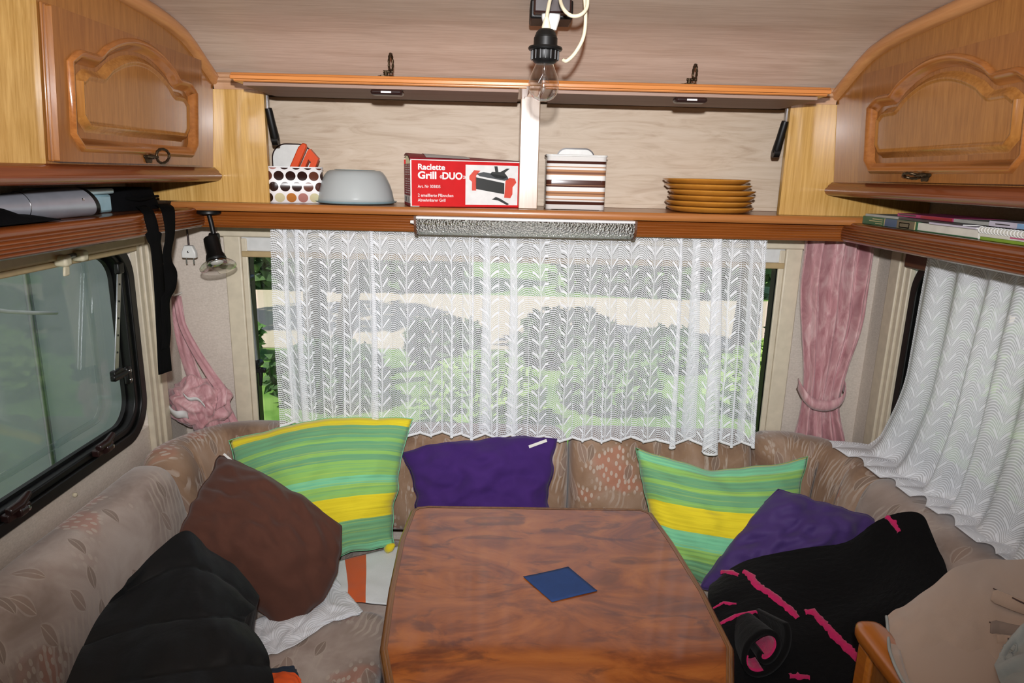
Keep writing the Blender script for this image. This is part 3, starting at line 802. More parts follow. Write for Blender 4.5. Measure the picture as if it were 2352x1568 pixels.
def side_cabinet(fx, sg, X_wall, dy0, dy1, label, hy, hz, handle_swing, handle_side=None):
    """sg = +1: cabinet on the left wall (front faces +x)"""
    Z0, ZD0, ZD1, YE = 1.545, 1.553, 1.806, 1.938
    cab = thing('overhead_cabinet', label, 'cabinet', ((fx(1.55)+X_wall)/2, 1.3, 1.515))
    fn = lambda y, z, d: V3((fx(z) + sg*d, y, z))
    def top(y): return ceil_z(y) - .003
    # front board following the ceiling curve
    ys = [.45, .8, 1.1, 1.3, 1.5, 1.6, 1.7, 1.76, 1.82, 1.88, YE]
    mb = MB(); mb.prism([(y, Z0) for y in (ys[0], ys[-1])] + [(y, top(y)) for y in reversed(ys)], fn, -.014, 0)
    mb.build('front_board', M['panelw'], cab)
    if sg > 0:
        mb = MB(); mb.prism([(.45, Z0+.004), (dy0-.012, Z0+.004), (dy0-.012, top(dy0)-.03), (.45, top(.45)-.03)], fn, .0005, .003); mb.build('filler_panel', M['veneer'], cab)
    mb = MB(); mb.prism([(.45, 1.517), (YE, 1.517), (YE, 1.527), (.45, 1.527)], lambda y, z, d: V3((d, y, z)), X_wall, fx(1.52) - sg*.012); mb.build('bottom_board', M['dark'], cab)
    mb = MB()
    prof = [(-.012, 1.513), (.012, 1.513), (.020, 1.518), (.024, 1.525), (.023, 1.531), (.017, 1.536), (.016, 1.540), (.010, 1.5445), (.006, 1.549), (-.012, 1.549)]
    b = len(mb.v); rows = []
    for y, s_ in ((.45, 1), (YE - .03, 1), (YE + .03, 1), (YE + .042, .55)):
        rows.append([V3((fx(1.53) + sg*(a*s_), y, 1.53 + (z - 1.53)*s_)) for a, z in prof])
    rows = [[p if p.y < YE else V3((p.x, min(p.y, 1.938), p.z)) for p in r] for r in rows[:2]] + [[V3((p.x, YE, p.z)) for p in rows[1]]]
    mb.grid(rows, None, True); mb.f.append(list(range(b + 2*len(prof), b + 3*len(prof)))); mb.mi.append(0); mb.build('bottom_moulding', M['mould'], cab, 50)
    # door
    c = (dy0 + dy1)/2; hw = (dy1 - dy0)/2 - .045
    outer = [(dy0, ZD0), (dy1, ZD0), (dy1, ZD1), (dy0, ZD1)]
    door = thing('door', None, None, wloc(cab)); door.parent = cab; door.location = (0, 0, 0)
    z0, zs, zp = 1.583, 1.737, 1.790
    lp = cathedral(c, hw, z0, zs, zp)
    mb = MB(); mb.prism(outer, fn, .001, .010); mb.build('backing', M['door'], door)
    # profiled door edge, stepped like a frame moulding
    mb = MB(); frame_with_hole(mb, outer, lp, fn, .010, .020); mb.build('frame', M['door'], door, 30, bevel=.0025)
    mb = MB(); o2 = [(dy0-.006, ZD0), (dy1+.006, ZD0), (dy1+.006, ZD1+.004), (dy0-.006, ZD1+.004)]; mb.prism(o2, fn, .0015, .007); mb.build('edge_lip', M['door'], door, bevel=.003)
    rows = []
    for off, d in ((-.012, .0195), (-.0105, .0245), (-.006, .0285), (-.001, .0275), (.003, .0225), (.0045, .0205), (.009, .0135), (.013, .0105)):
        rows.append([fn(*p, d) for p in offset_loop(lp, off)])
    mb = MB(); mb.grid(rows, None, True); mb.build('moulding', M['doorh'], door, 50)
    lp2 = offset_loop(cathedral(c, hw - .028, z0 + .034, zs - .028, zp - .030), 0)
    rows = []
    for off, d in ((-.010, .0102), (-.006, .0125), (-.001, .0205), (.003, .0232), (.006, .0225), (.008, .0205), (.011, .0200)):
        rows.append([fn(*p, d) for p in offset_loop(lp2, off)])
    mb = MB(); mb.grid(rows, None, True)
    n = len(lp2); mb.add(rows[-1], [list(range(n))]); mb.build('raised_panel', M['panelw'], door, 40)
    hd = thing('handle', None, None, wloc(cab)); 
    bpy.data.objects.remove(hd)
    drop_handle(door, fn(hy, hz, .020), (sg, 0, 0), (0, 1, 0), handle_swing, handle_side)
    return cab
side_cabinet(XfL, 1, XL, 1.245, 1.822, 'wooden overhead cabinet with arched door on the left wall', 1.548, 1.5685, (.25, 1, .15))
side_cabinet(XfR, -1, XR, 1.16, 1.765, 'wooden overhead cabinet with arched door on the right wall', 1.478, 1.5685, (.0, 1, -.1), (-1, 0, .35))

# ================================================================== shelves with pelmets
def reeded(z0, z1, n=5, depth=.004):
    pts = []
    for k in range(n*6+1):
        q = k/(n*6); pts.append((depth*abs(sin(q*n*pi)), lerp(z1, z0, q)))
    return pts
def side_shelf(label, X, sg, Xw, mat):
    t = thing('wall_shelf', label, 'shelf', ((X+Xw)/2, 1.2, 1.385))
    mb = MB(); mb.box((min(X-sg*.01, Xw), .2, 1.425), (max(X-sg*.01, Xw), 2.10, 1.443)); mb.build('shelf_board', M[mat], t)
    prof = [(-.014, 1.443), (.0, 1.443), (.006, 1.441), (.009, 1.435)] + [(.004 + a + .006*sin(pi*(1.435 - z)/.05), z) for a, z in reeded(1.392, 1.428, 5, .003)] + [(.0, 1.389), (-.014, 1.389)]
    mb = MB(); mb.prism(prof, lambda a, z, d: V3((X + sg*a, d, z)), .2, 1.93); mb.build('pelmet', M[mat], t, 50)
    mb = MB(); mb.box((min(X-sg*.014, X-sg*.06), .2, 1.387), (max(X-sg*.014, X-sg*.06), 1.93, 1.392)); mb.build('pelmet_return', M['brownend'], t)
side_shelf('reddish wooden shelf with reeded edge above the left window', -.842, 1, XL, 'pelmet_y')
side_shelf('reddish wooden shelf with plain edge above the right window', .952, -1, XR, 'pelmet_y')
t = thing('wall_shelf', 'long wooden shelf with pelmet across the front window', 'shelf', (.055, 1.95, 1.388))
mb = MB(); mb.prism([(1.889, 1.436), (1.886, 1.440), (1.886, 1.452), (1.890, 1.457), (YF-.01, 1.457), (YF-.01, 1.436)], lambda y, z, d: V3((d, y, z)), -.9, 1.0); mb.build('shelf_board', M['shelf_x'], t, 40)
prof = [(1.945, 1.436), (1.931, 1.436), (1.928, 1.431)] + [(1.930 - a, z) for a, z in reeded(1.392, 1.428, 5, .0025)] + [(1.932, 1.388), (1.945, 1.388)]
mb = MB(); mb.prism(prof, lambda y, z, d: V3((d, y, z)), -.842, .952); mb.build('pelmet', M['pelmet_x'], t, 50)

# ================================================================== front overhead cabinet
PY = 1.94
fc = thing('overhead_cabinet', 'open front overhead cabinet with two flaps raised above the window', 'cabinet', (.055, 2.05, 1.457))
OX0, OX1, DX0, DX1 = -.652, .764, .036, .088
for a, b in ((XL+.001, OX0), (OX1, XR-.001)):
    mb = MB(); mb.box((a, PY, 1.4575), (b, PY+.016, 1.752)); mb.build('side_panel', M['veneer'], fc)
mb = MB(); mb.box((DX0, PY, 1.4575), (DX1, PY+.20, 1.755)); mb.build('divider', M['post'], fc, bevel=.002)
mb = MB(); mb.box((XL+.003, 2.145, 1.4575), (XR-.003, 2.152, 1.755)); mb.build('back_panel', M['backp'], fc)
mb = MB(); mb.box((XL+.003, 2.140, 1.4575), (XR-.003, 2.145, 1.470)); mb.build('back_strip', M['backp'], fc, bevel=.001)
mb = MB(); mb.prism([(PY+.016, 1.752), (PY-.004, 1.752), (PY-.004, 1.768), (PY-.010, 1.773), (PY-.010, 1.779), (PY-.004, 1.783), (PY-.004, 1.789), (PY-.008, 1.7935), (PY+.016, 1.787)], lambda y, z, d: V3((d, y, z)), XfL(1.78)+.002, XfR(1.78)-.002)
mb.build('top_rail', M['rail'], fc, 40)
for k, (x0, x1) in enumerate(((OX0+.006, DX0+.012), (DX1-.004, OX1-.004))):
    FY0, FY1, z0 = 1.705, PY+.012, 1.738
    fl = thing('flap', None, None, wloc(fc)); fl.parent = fc; fl.location = (0, 0, 0)
    tilt = .0
    fnf = lambda y, z, d: V3((d, y, z))
    mb = MB(); mb.prism([(FY0+.012, z0), (FY1, z0), (FY1, z0+.008), (FY0+.012, z0+.008)], fnf, x0+.022, x1-.022); mb.build('inner_board', M['flapu'], fl, bevel=.001)
    mb = MB(); mb.prism([(FY0+.006, z0+.0085), (FY1, z0+.0085), (FY1, z0+.013), (FY0+.003, z0+.013), (FY0+.003, z0+.0105)], fnf, x0+.004, x1-.004); mb.build('rebate', M['flap'], fl)
    mb = MB(); mb.prism([(FY0, z0+.0135), (FY1, z0+.0135), (FY1, z0+.029), (FY0+.010, z0+.029), (FY0+.007, z0+.0275), (FY0+.005, z0+.0235), (FY0, z0+.022)], fnf, x0-.004, x1+.004); mb.build('outer_board', M['flap'], fl, bevel=.0015)
    hx = onY(888 if k == 0 else 1590, 190, 1.72).x
    mb = MB(); mb.box((hx-.038, FY0+.004, z0-.013), (hx+.038, FY0+.045, z0)); ct = mb.build('catch', M['brownpl'], fl, bevel=.006)
    mb = MB(); mb.box((hx-.012, FY0+.0025, z0-.009), (hx+.012, FY0+.006, z0-.005)); mb.build('catch_button', M['whitem'], ct)
    drop_handle(fl, V3((hx - .004, FY0+.03, z0+.029)), (0, 0, 1), (1, 0, 0), (0, .1, 1) if k == 0 else (.15, .5, 1), (.15, 1, 0) if k == 0 else (.6, 1, 0))
    # gas strut / folding arm
    sx = OX0 + .006 if k == 0 else OX1 - .006
    sg = 1 if k == 0 else -1
    a, b = V3((sx, PY+.012, 1.735)), V3((sx + sg*.010, PY+.03, 1.625))
    mb = MB(); mb.obox(a + V3((-.002, -.006, -.045)), (.004, 0, 0), (0, .012, 0), (0, 0, .05)); ar = mb.build('arm_link', M['alu'], fl)
    c_, d_ = a + V3((sg*.002, -.004, -.028)), b
    mb = MB(); mb.tube([c_, lerp(c_, d_, .12), lerp(c_, d_, .5), lerp(c_, d_, .88), d_], [.009, .010, .0105, .012, .010], 10)
    mb.tube([b - V3((.008, 0, 0)), b + V3((.008, 0, 0))], .013, 12); mb.build('folding_arm', M['black'], fl, 60)

# ================================================================== things on the front shelf
SZ = 1.4575
# tin with dots, standing partly behind the left panel
def rounded_tower(cx, cy, hx, hy, r, z0, z1, rot=0., taper=0., n=8):
    pts = rrect(-hx, hx, -hy, hy, r, n); cs, sn = cos(rot), sin(rot)
    L_ = [0]
    for i in range(len(pts)): a, b = pts[i], pts[(i+1) % len(pts)]; L_.append(L_[-1] + sqrt((a[0]-b[0])**2 + (a[1]-b[1])**2))
    pts2 = pts + [pts[0]]; rows, uvs = [], []
    for q in (0, 1):
        k = 1 + taper*q
        rows.append([V3((cx + k*(p[0]*cs - p[1]*sn), cy + k*(p[0]*sn + p[1]*cs), lerp(z0, z1, q))) for p in pts2]); uvs.append([(l, (z1-z0)*q) for l in L_])
    return rows, uvs
t = thing('tin', 'white tin printed with chocolates, holding orange handles, left end of shelf', 'tin', (-.60, 2.03, SZ))
rows, uvs = rounded_tower(-.605, 2.03, .075, .075, .022, SZ, SZ+.097, .28)
mb = MB(); mb.grid(rows, uvs); n = len(rows[0])-1; mb.build('wall', M['dots'], t, 50, solid=.0015)
mb = MB(); mb.add(rows[0][:-1], [list(range(n))]); mb.build('bottom', M['whitem'], t, solid=.001, offset=1)
mb = MB(); mb.tube(rows[1], .002, 6, caps=False); mb.build('rim', M['whitem'], t, 60)
# white board with dark edge
def board(name, cx, y, z0, w_, h, r, label, cat, tiltx=0.):
    t = thing(name, label, cat, (cx, y, z0))
    pl = rrect(-w_/2, w_/2, 0, h, r, 10)
    fn = lambda u, v, d: V3((cx + u, y + d + v*tiltx, z0 + v))
    mb = MB(); mb.prism([p for p in rrect(-w_/2+.004, w_/2-.004, .004, h-.004, r-.004, 10)], fn, -.0005, .0045); mb.build('face', M['white'], t)
    mb = MB(); ring(mb, pl, rrect(-w_/2+.004, w_/2-.004, .004, h-.004, r-.004, 10), fn, 0, .004); mb.build('rim', M['brownpl'], t, 40)
board('cutting_board', -.635, 2.115, SZ, .125, .166, .045, 'white cutting board with dark rim behind the dotted tin', 'board')
# orange handles
def handle_thing(poly, Y, th, label, hole=None):
    P = [onY(px, py, Y) for px, py in poly]
    bot = min(p.z for p in P)
    mb = MB(); n = len(P)
    if hole:
        H_ = [onY(px, py, Y) for px, py in hole]
        frame_with_hole(mb, [(p.x, p.z) for p in P], [(p.x, p.z) for p in H_], lambda u, v, d: V3((u, Y + d, v)), th, 0)
    else: mb.prism([(p.x, p.z) for p in P], lambda u, v, d: V3((u, Y + d, v)), 0, th)
    return mb
mb = handle_thing([(640, 440), (684, 338), (694, 328), (702, 330), (703, 338), (660, 440)], 2.02, .016, '')
o = mb.build('utensil', M['orange'], bevel=.003); tag(o, 'thick upright orange plastic handle standing in the dotted tin', 'utensil', 'orange utensils in the tin')
mb = handle_thing([(664, 440), (706, 346), (711, 341), (731, 364), (704, 440)], 2.005, .018, '', [(690, 428), (714, 372), (708, 366), (684, 424)])
o = mb.build('utensil', M['orange'], bevel=.003); tag(o, 'orange plastic handle with a long slot standing in the dotted tin', 'utensil', 'orange utensils in the tin')
# cake dome
t = thing('cake_dome', 'frosted blue-grey plastic dome beside the red box', 'food cover', (-.432, 2.025, SZ))
T4 = Matrix.Translation((-.432, 2.025, SZ))
mb = MB(); mb.lathe([(.0001, .002), (.108, .002), (.114, .005), (.117, .008), (.113, .008), (.104, .006), (.0001, .006)], T4, 48); mb.build('base_plate', M['blue_pl'], t, 50)
mb = MB(); mb.lathe([(.109, .008), (.107, .018), (.104, .034), (.097, .056), (.086, .078), (.078, .088), (.070, .0925), (.060, .093), (.04, .092), (.0001, .092)], T4, 48); dm = mb.build('dome', M['dome'], t, 60, solid=.002)
mb = MB()
for k in range(9):
    x = -.046 + .0115*k; h_ = .012*(1 - (x/.055)**2)
    mb.tube([T4 @ V3((x, -.055 + abs(x)*.3, .0905 - h_*.2)), T4 @ V3((x*.9, -.066 + abs(x)*.35, .089 - h_)), ], .0018, 6)
mb.lathe([(.0001, .0945), (.055, .0945), (.058, .0935), (.055, .0925), (.0001, .0925)], T4, 32); mb.build('grip', M['blue_pl'], dm, 60)
# red raclette carton
FL = V3((onY(943, 472, 1.905).x, 1.905, SZ + .001)); th = radians(15)
bU, bN = V3((cos(th), sin(th), 0)), V3((-sin(th), cos(th), 0)); bL, bD, bH = .325, .135, .125
bx = thing('carton', 'red cardboard raclette grill box with white lettering', 'box', FL + bU*bL/2 + bN*bD/2)
def face_pt(u, v, e=0): return FL + bU*u + V3((0, 0, v)) - bN*e
Zv = V3((0, 0, 1))
mb = MB(); mb.obox(FL, bU*bL, bN*.002, Zv*bH); fr = mb.build('front_panel', M['red'], bx)
mb = MB(); mb.obox(FL + bN*(bD-.002), bU*bL, bN*.002, Zv*bH); mb.build('back_panel', M['red'], bx)
mb = MB(); mb.obox(FL + bN*.002, bU*.002, bN*(bD-.004), Zv*(bH-.012)); sp = mb.build('side_panel', M['redside'], bx)
mb = MB(); mb.obox(FL + bU*(bL-.002) + bN*.002, bU*.002, bN*(bD-.004), Zv*bH); mb.build('side_panel', M['redside'], bx)
mb = MB(); mb.obox(FL + bN*.002 + bU*.002, bU*(bL-.004), bN*(bD-.004), Zv*.002); mb.build('bottom_panel', M['cardin'], bx)
mb = MB(); rows = [[FL + bU*(bL*k/6) + bN*(bD*q) + Zv*(bH + (.018*sin(q*2.4)*(1 - .75*k/6))) for k in range(7)] for q in [j/8 for j in range(9)]]
mb.grid(rows); lid = mb.build('lid', M['redside'], bx, 180, solid=.0015)
mb = MB(); rows = [[FL + bU*(bL*a) + bN*(bD*q) + Zv*(bH + (.018*sin(q*2.4)*(1 - .75*a)) + .0012) for a in (.14, .27, .40, .52)] for q in [.12 + j*.1 for j in range(8)]]
mb.grid(rows); mb.build('lid_print', M['paper'], lid, 180)
mb = MB(); mb.obox(FL + bN*(bD-.006) + bU*.004, bU*.05, bN*.0015, Zv*(bH+.010)); mb.build('inner_flap', M['cardin'], bx)
mb = MB(); mb.obox(face_pt(0, 0, .0008), bU*.0035, bN*.001, Zv*bH); mb.obox(face_pt(0, bH-.0025, .0008), bU*bL, bN*.001, Zv*.0025); mb.obox(face_pt(.004, 0, .0008), bU*.02, bN*.001, Zv*.0016); mb.build('worn_edge', M['paper'], fr)
# left side print: text lines and a pale strip
mb = MB()
rn = random.Random(5)
for cc in (.018, .075):
    for k in range(13):
        if k == 7: continue
        l_ = .030 + .016*rn.random(); mb.obox(FL + bN*cc - bU*.0004 + Zv*(.034 + .0062*k), bN*l_, bU*.0004, Zv*.0016)
mb.build('fine_print', M['print_white'], sp); 
mb = MB(); mb.obox(FL + bN*.002 - bU*.0003 + Zv*.008, bN*.131, bU*.0003, Zv*.02); mb.build('pale_strip', M['print_white'], sp)
for k, (y, w_) in enumerate(((.035, .004), (.075, .012), (.095, .010))):
    mb = MB(); mb.obox(FL + bN*y - bU*.0007 + Zv*.011, bN*w_, bU*.0004, Zv*.013)
    mb.build('symbol', M['print_black'], sp)
def text(string, u, v, size, parent, mat, fn, bold=0., name='lettering', width=None):
    cu = bpy.data.curves.new('txt', 'FONT'); cu.body = string; cu.size = size; cu.offset = bold; cu.resolution_u = 4
    ob = bpy.data.objects.new('txt', cu); C.objects.link(ob)
    me = bpy.data.meshes.new_from_object(ob.evaluated_get(bpy.context.evaluated_depsgraph_get()))
    bpy.data.objects.remove(ob); bpy.data.curves.remove(cu)
    xs = [q.co.x for q in me.vertices]; kx = 1.
    if width: kx = width / max(xs)
    mb = MB(); mb.add([fn(u + q.co.x*kx, v + q.co.y) for q in me.vertices], [list(p.vertices) for p in me.polygons])
    bpy.data.meshes.remove(me)
    return mb.build(name, mat, parent)
ff = lambda u, v: face_pt(u, v, .0009)
PW = M['print_white']
text('Raclette', .020, .0985, .0205, fr, PW, ff, .0006, width=.075)
text('Grill', .020, .0745, .0265, fr, PW, ff, .0009, width=.051)
text('\u00ab', .0795, .076, .018, fr, PW, ff, .0002)
text('DUO', .0865, .0745, .0255, fr, PW, ff, .0009, width=.057)
text('\u00bb', .1445, .076, .018, fr, PW, ff, .0002)
text('Art. Nr 303835', .020, .050, .0115, fr, PW, ff, .0001, width=.062)
text('2 emaillierte Pf\u00e4nnchen', .020, .0265, .0115, fr, PW, ff, .0001, width=.098)
text('Abnehmbarer Grill', .020, .0135, .0115, fr, PW, ff, .0001, width=.076)
# picture of the grill
def pict(poly, mat, e, name, par):
    mb = MB(); mb.add([face_pt(.152 + .150*u, .006 + .108*v, e) for u, v in poly], [list(range(len(poly)))]); return mb.build(name, mat, par)
pc = pict([(0, 0), (1, 0), (1, 1), (0, 1)], M['print_white'], .0006, 'picture', fr)
mb = MB(); mb.add([face_pt(.3035, .004, .0007), face_pt(.305, .004, .0007), face_pt(.305, .117, .0007), face_pt(.3035, .117, .0007)], [(0, 1, 2, 3)])
K, O_, Gy = M['print_black'], M['print_orange'], M['print_grey']
for poly, mt, nm in (([(.20, .78), (.27, .72), (.74, .62), (.82, .66), (.80, .72), (.34, .83)], Gy, 'printed_plate'), ([(.18, .70), (.74, .56), (.74, .28), (.20, .40)], K, 'printed_body'),
                     ([(.07, .72), (.16, .87), (.28, .86), (.20, .74), (.20, .36), (.12, .36), (.12, .58), (.07, .64)], O_, 'printed_side'),
                     ([(.76, .62), (.84, .70), (.94, .68), (.97, .58), (.90, .46), (.90, .28), (.86, .18), (.74, .19)], O_, 'printed_side'),
                     ([(.46, .78), (.55, .70), (.72, .66), (.80, .72), (.74, .82), (.84, .93), (.78, .93), (.66, .84), (.62, .84), (.60, .98), (.54, .98), (.56, .84), (.50, .84)], K, 'printed_pan'),
                     ([(.50, .14), (.58, .21), (.66, .17), (.84, .03), (.80, .0), (.62, .12)], K, 'printed_spatula')):
    pict(poly, mt, .0009, nm, pc)
# striped container, with a tray standing behind it
t = thing('container', 'tall brown and white striped container right of the shelf post', 'container', (.195, 2.005, SZ))
rows, uvs = rounded_tower(.195, 2.005, .083, .055, .016, SZ, SZ+.146, 0)
uvs = [[(a, b/.146) for a, b in r] for r in uvs]
mb = MB(); mb.grid(rows, uvs); n = len(rows[0])-1; mb.build('wall', M['strips'], t, 50, solid=.002)
mb = MB(); mb.add(rows[0][:-1], [list(range(n))]); mb.build('bottom', M['white'], t, solid=.001, offset=1)
mb = MB(); mb.tube(rows[1], .003, 6, caps=False); mb.build('rim', M['white'], t, 60)
board('tray', .205, 2.105, SZ, .115, .172, .030, 'white tray with dark rim standing behind the striped container', 'tray')
# plates
proto = None
PLB = [(.586, 0), (.582, 1), (.590, 2), (.588, 3), (.577, 4), (.573, 5)]
words = ('bottom', 'second from bottom', 'third from bottom', 'third from top', 'second from top', 'topmost')
for k, (x, i) in enumerate(PLB):
    c = V3((x, 2.008 + .004*((k*7) % 3 - 1), SZ + .0005 + .0152*k))
    if proto is None:
        mb = MB(); T4 = Matrix.Translation(c)
        mb.lathe([(.0001, .0002), (.096, .0002), (.104, .0015), (.113, .0055), (.1195, .0105), (.1222, .0128), (.1225, .0150), (.1205, .0163), (.117, .0158), (.105, .0138), (.085, .0130), (.0001, .0130)], T4, 56)
        proto = mb.build('plate', M['plate'], None, 60, loc=c); o = proto
    else:
        o = proto.copy(); C.objects.link(o); o.location = c
    o.rotation_euler = (radians(.0), 0, k)
    tag(o, words[k] + ' ochre stoneware plate of the stack on the shelf', 'plate', 'ochre plates stacked on the shelf')
# strip lamp under the shelf
x0, x1 = onY(952, 500, 1.872).x, onY(1462, 508, 1.872).x
t = thing('strip_lamp', 'unlit strip lamp with textured clear cover under the front shelf', 'lamp', ((x0+x1)/2, 1.89, 1.377))
mb = MB(); mb.box((x0+.004, 1.858, 1.428), (x1-.004, 1.928, 1.4355)); mb.build('housing', M['whitem'], t, bevel=.002)
prof = []
for k in range(25):
    a = pi*k/24; prof.append((1.893 - .035*cos(a), 1.428 - .044*sin(a)**.8))
mb = MB(); rows = [[V3((x, y, z)) for y, z in prof] for x in (x0+.006, x1-.006)]; mb.grid(rows); mb.build('cover', M['diffuser'], t, 180, solid=.0015)
mb = MB(); mb.tube([(x0+.02, 1.893, 1.408), (x1-.02, 1.893, 1.408)], .008, 12); mb.build('tube', M['white'], t, 60)
mb = MB(); mb.box((x0+.02, 1.885, 1.418), (x0+.16, 1.9, 1.428)); mb.build('ballast', M['cardin'], t)
mb = MB(); mb.tube([(x0+.03+.02*k, 1.878 - .002*(k % 2), 1.415 - .006*sin(k*1.2)) for k in range(8)], .0018, 6); mb.build('wire', M['red'], t, 60)
for x in (x0, x1-.006):
    mb = MB(); mb.prism([(1.855, 1.4355)] + [(1.893 - .0375*cos(pi*k/12), 1.428 - .0475*sin(pi*k/12)**.8) for k in range(13)] + [(1.931, 1.4355)], lambda y, z, d: V3((d, y, z)), x, x+.006); ec = mb.build('end_cap', M['brownend'], t)
mb = MB(); mb.tube([(x0, 1.88, 1.418), (x0-.012, 1.88, 1.419)], [.006, .004], 10); mb.build('switch', M['white'], t, 60)

# ================================================================== ceiling lamp
LY = 1.385
ct = onY(1253, 60, LY); t = thing('pendant_lamp', 'bare clear bulb hanging in a black socket from the ceiling', 'lamp', onY(1247, 233, LY))
cb_ = onY(1247, 233, LY); ax = (onY(1254, 75, LY) - cb_).normalized()
q_ = V3((0, 0, 1)).rotation_difference(ax).to_matrix().to_4x4()
T4 = Matrix.Translation(cb_) @ q_
def zof(py): return (onY(1250, py, LY) - cb_).length
mb = MB(); bl = [(.0001, 0), (.010, .0012), (.019, .0055), (.0255, .013), (.029, .024), (.0292, .032), (.027, .043), (.022, .055), (.0175, .065), (.0155, .073), (.0145, .082)]
mb.lathe(bl, T4, 40); bulb = mb.build('bulb', M['bulbglass'], t, 180)
mb = MB(); mb.lathe([(.0001, .046), (.0035, .046), (.0035, .062), (.007, .076), (.008, .082)], T4, 16); mb.build('glass_stem', M['bulbglass'], bulb, 60)
mb = MB()
for s_ in (-1, 1): mb.tube([T4 @ V3((s_*.002, 0, .05)), T4 @ V3((s_*.010, 0, .034))], .0004, 5)
mb.tube([T4 @ V3((-.010 + .0025*k, .003*sin(k*.9), .034 - .0012*(k % 2))) for k in range(9)], .0003, 5); mb.build('filament', M['chrome'], bulb)
z1, z2, z3, z4, z5 = zof(142), zof(112), zof(108), zof(86), zof(66)
mb = MB(); mb.lathe([(.0001, z1-.004), (.017, z1-.004), (.022, z1), (.0250, z1+.005), (.0255, z2-.005), (.0310, z2-.003), (.0325, z2), (.0310, z2+.003), (.0225, z2+.004), (.0222, z4-.001), (.0210, z4), (.0205, z4+.003), (.0195, z4+.004), (.0185, z5-.007), (.013, z5-.001), (.008, z5), (.0001, z5)], T4, 40); sk = mb.build('socket', M['black'], t, 40)
mb = MB()
for k in range(16):
    a = 2*pi*k/16; c_ = V3((cos(a)*.0256, sin(a)*.0256, 0)); mb.tube([T4 @ (c_ + V3((0, 0, z1+.003))), T4 @ (c_ + V3((0, 0, z2-.004)))], .0016, 5)
o = mb.build('grip_rib', M['black'], sk); o['kind'] = 'stuff'
mb = MB(); mb.lathe([(.0085, z5-.001), (.0085, z5+.003), (.0065, z5+.012), (.0045, z5+.018), (.0035, z5+.02)], T4, 20); mb.build('cord_grip', M['ivory'], t, 50)
def bez(pts, n=8):
    P = [V3(p) for p in pts]; P = [P[0]*2 - P[1]] + P + [P[-1]*2 - P[-2]]; out = []
    for i in range(1, len(P)-2):
        for k in range(n):
            s_ = k/n; a, b, c_, d = P[i-1], P[i], P[i+1], P[i+2]
            out.append(.5*((2*b) + (c_-a)*s_ + (2*a-5*b+4*c_-d)*s_*s_ + (3*b-a-3*c_+d)*s_**3))
    out.append(P[-2]); return out
top_ = T4 @ V3((0, 0, z5+.017))
c1 = [top_, onY(1258, 25, 1.40), onY(1266, -10, 1.43), onY(1285, -60, 1.46), onY(1320, -75, 1.46), onY(1345, -30, 1.44), onY(1349, 12, 1.42), onY(1335, 33, 1.41), onY(1312, 36, 1.41), onY(1293, 18, 1.42), onY(1287, -10, 1.45), onY(1300, -50, 1.47), onY(1330, -60, 1.46), onY(1342, -10, 1.45), onY(1345, 40, 1.44), onY(1340, 85, 1.435), onY(1322, 120, 1.43), onY(1303, 139, 1.425), onY(1293, 138, 1.43)]
mb = MB(); mb.tube(bez(c1, 8), .0036, 8); mb.build('cord', M['ivory'], t, 180)
bxz = 1.868
adp = thing('ceiling_outlet', 'dark outlet box on the ceiling with a white plug', 'socket', (.085, 1.54, 1.86))
a, b = onY(1226, 20, 1.50), onY(1313, 20, 1.50)
mb = MB(); mb.box((a.x, 1.50, 1.868), (b.x, 1.60, 1.905)); mb.build('box', M['brownpl'], adp, bevel=.004)
mb = MB(); mb.box((a.x-.006, 1.53, 1.863), (b.x+.006, 1.61, 1.900)); mb.build('mount', M['black'], adp, bevel=.004)
pa = onY(1266, 30, 1.515)
mb = MB(); mb.lathe([(.0001, -.004), (.012, -.003), (.014, .004), (.019, .020), (.0195, .030), (.0001, .030)], Matrix.Translation(V3((pa.x, 1.52, 1.842))) @ Matrix.Diagonal((1, .7, 1, 1)), 24); mb.build('plug', M['white'], adp, 50)

# ================================================================== spot lamp, plug, strap
sp_ = onY(484, 488, 1.925); sb = V3((sp_.x, 1.912, 1.4355))
t = thing('spot_lamp', 'black spotlight with glass reflector bulb under the left shelf corner', 'lamp', sb)
mb = MB(); mb.lathe([(.0001, 0), (.030, 0), (.032, -.003), (.032, -.008), (.029, -.011), (.0001, -.011)], Matrix.Translation(sb), 32); mb.build('base', M['black'], t, 40)
j1 = onY(492, 543, 1.905)
mb = MB(); mb.tube([sb - V3((0, 0, .01)), lerp(sb, j1, .5), j1], .0065, 12); mb.tube([j1 - V3((.012, 0, 0)), j1 + V3((.012, 0, 0))], .010, 12); mb.build('stem', M['black'], t, 60)
h0, h1 = onY(484, 545, 1.90), onY(499, 604, 1.872)
axd = (h1 - h0).normalized(); q_ = V3((0, 0, 1)).rotation_difference(axd).to_matrix().to_4x4(); T4 = Matrix.Translation(h0) @ q_; hl = (h1-h0).length
mb = MB(); mb.lathe([(.0001, 0), (.016, 0), (.0195, .003), (.0205, .01), (.0205, hl*.62), (.024, hl*.70), (.027, hl*.86), (.025, hl*.9), (.0001, hl*.9)], T4, 32); mb.build('head', M['black'], t, 40)
mb = MB(); mb.lathe([(.020, hl*.86), (.030, hl*.94), (.042, hl*1.04), (.0475, hl*1.13), (.0475, hl*1.18), (.044, hl*1.23), (.030, hl*1.28), (.0001, hl*1.30)], T4, 40); rb = mb.build('reflector_bulb', M['bulbglass'], t, 180)
mb = MB(); mb.lathe([(.0205, hl*.9), (.026, hl*.98), (.0255, hl*1.0), (.015, hl*.93), (.0001, hl*.91)], T4, 32); mb.build('silvered_cup', M['reflector'], rb, 60)
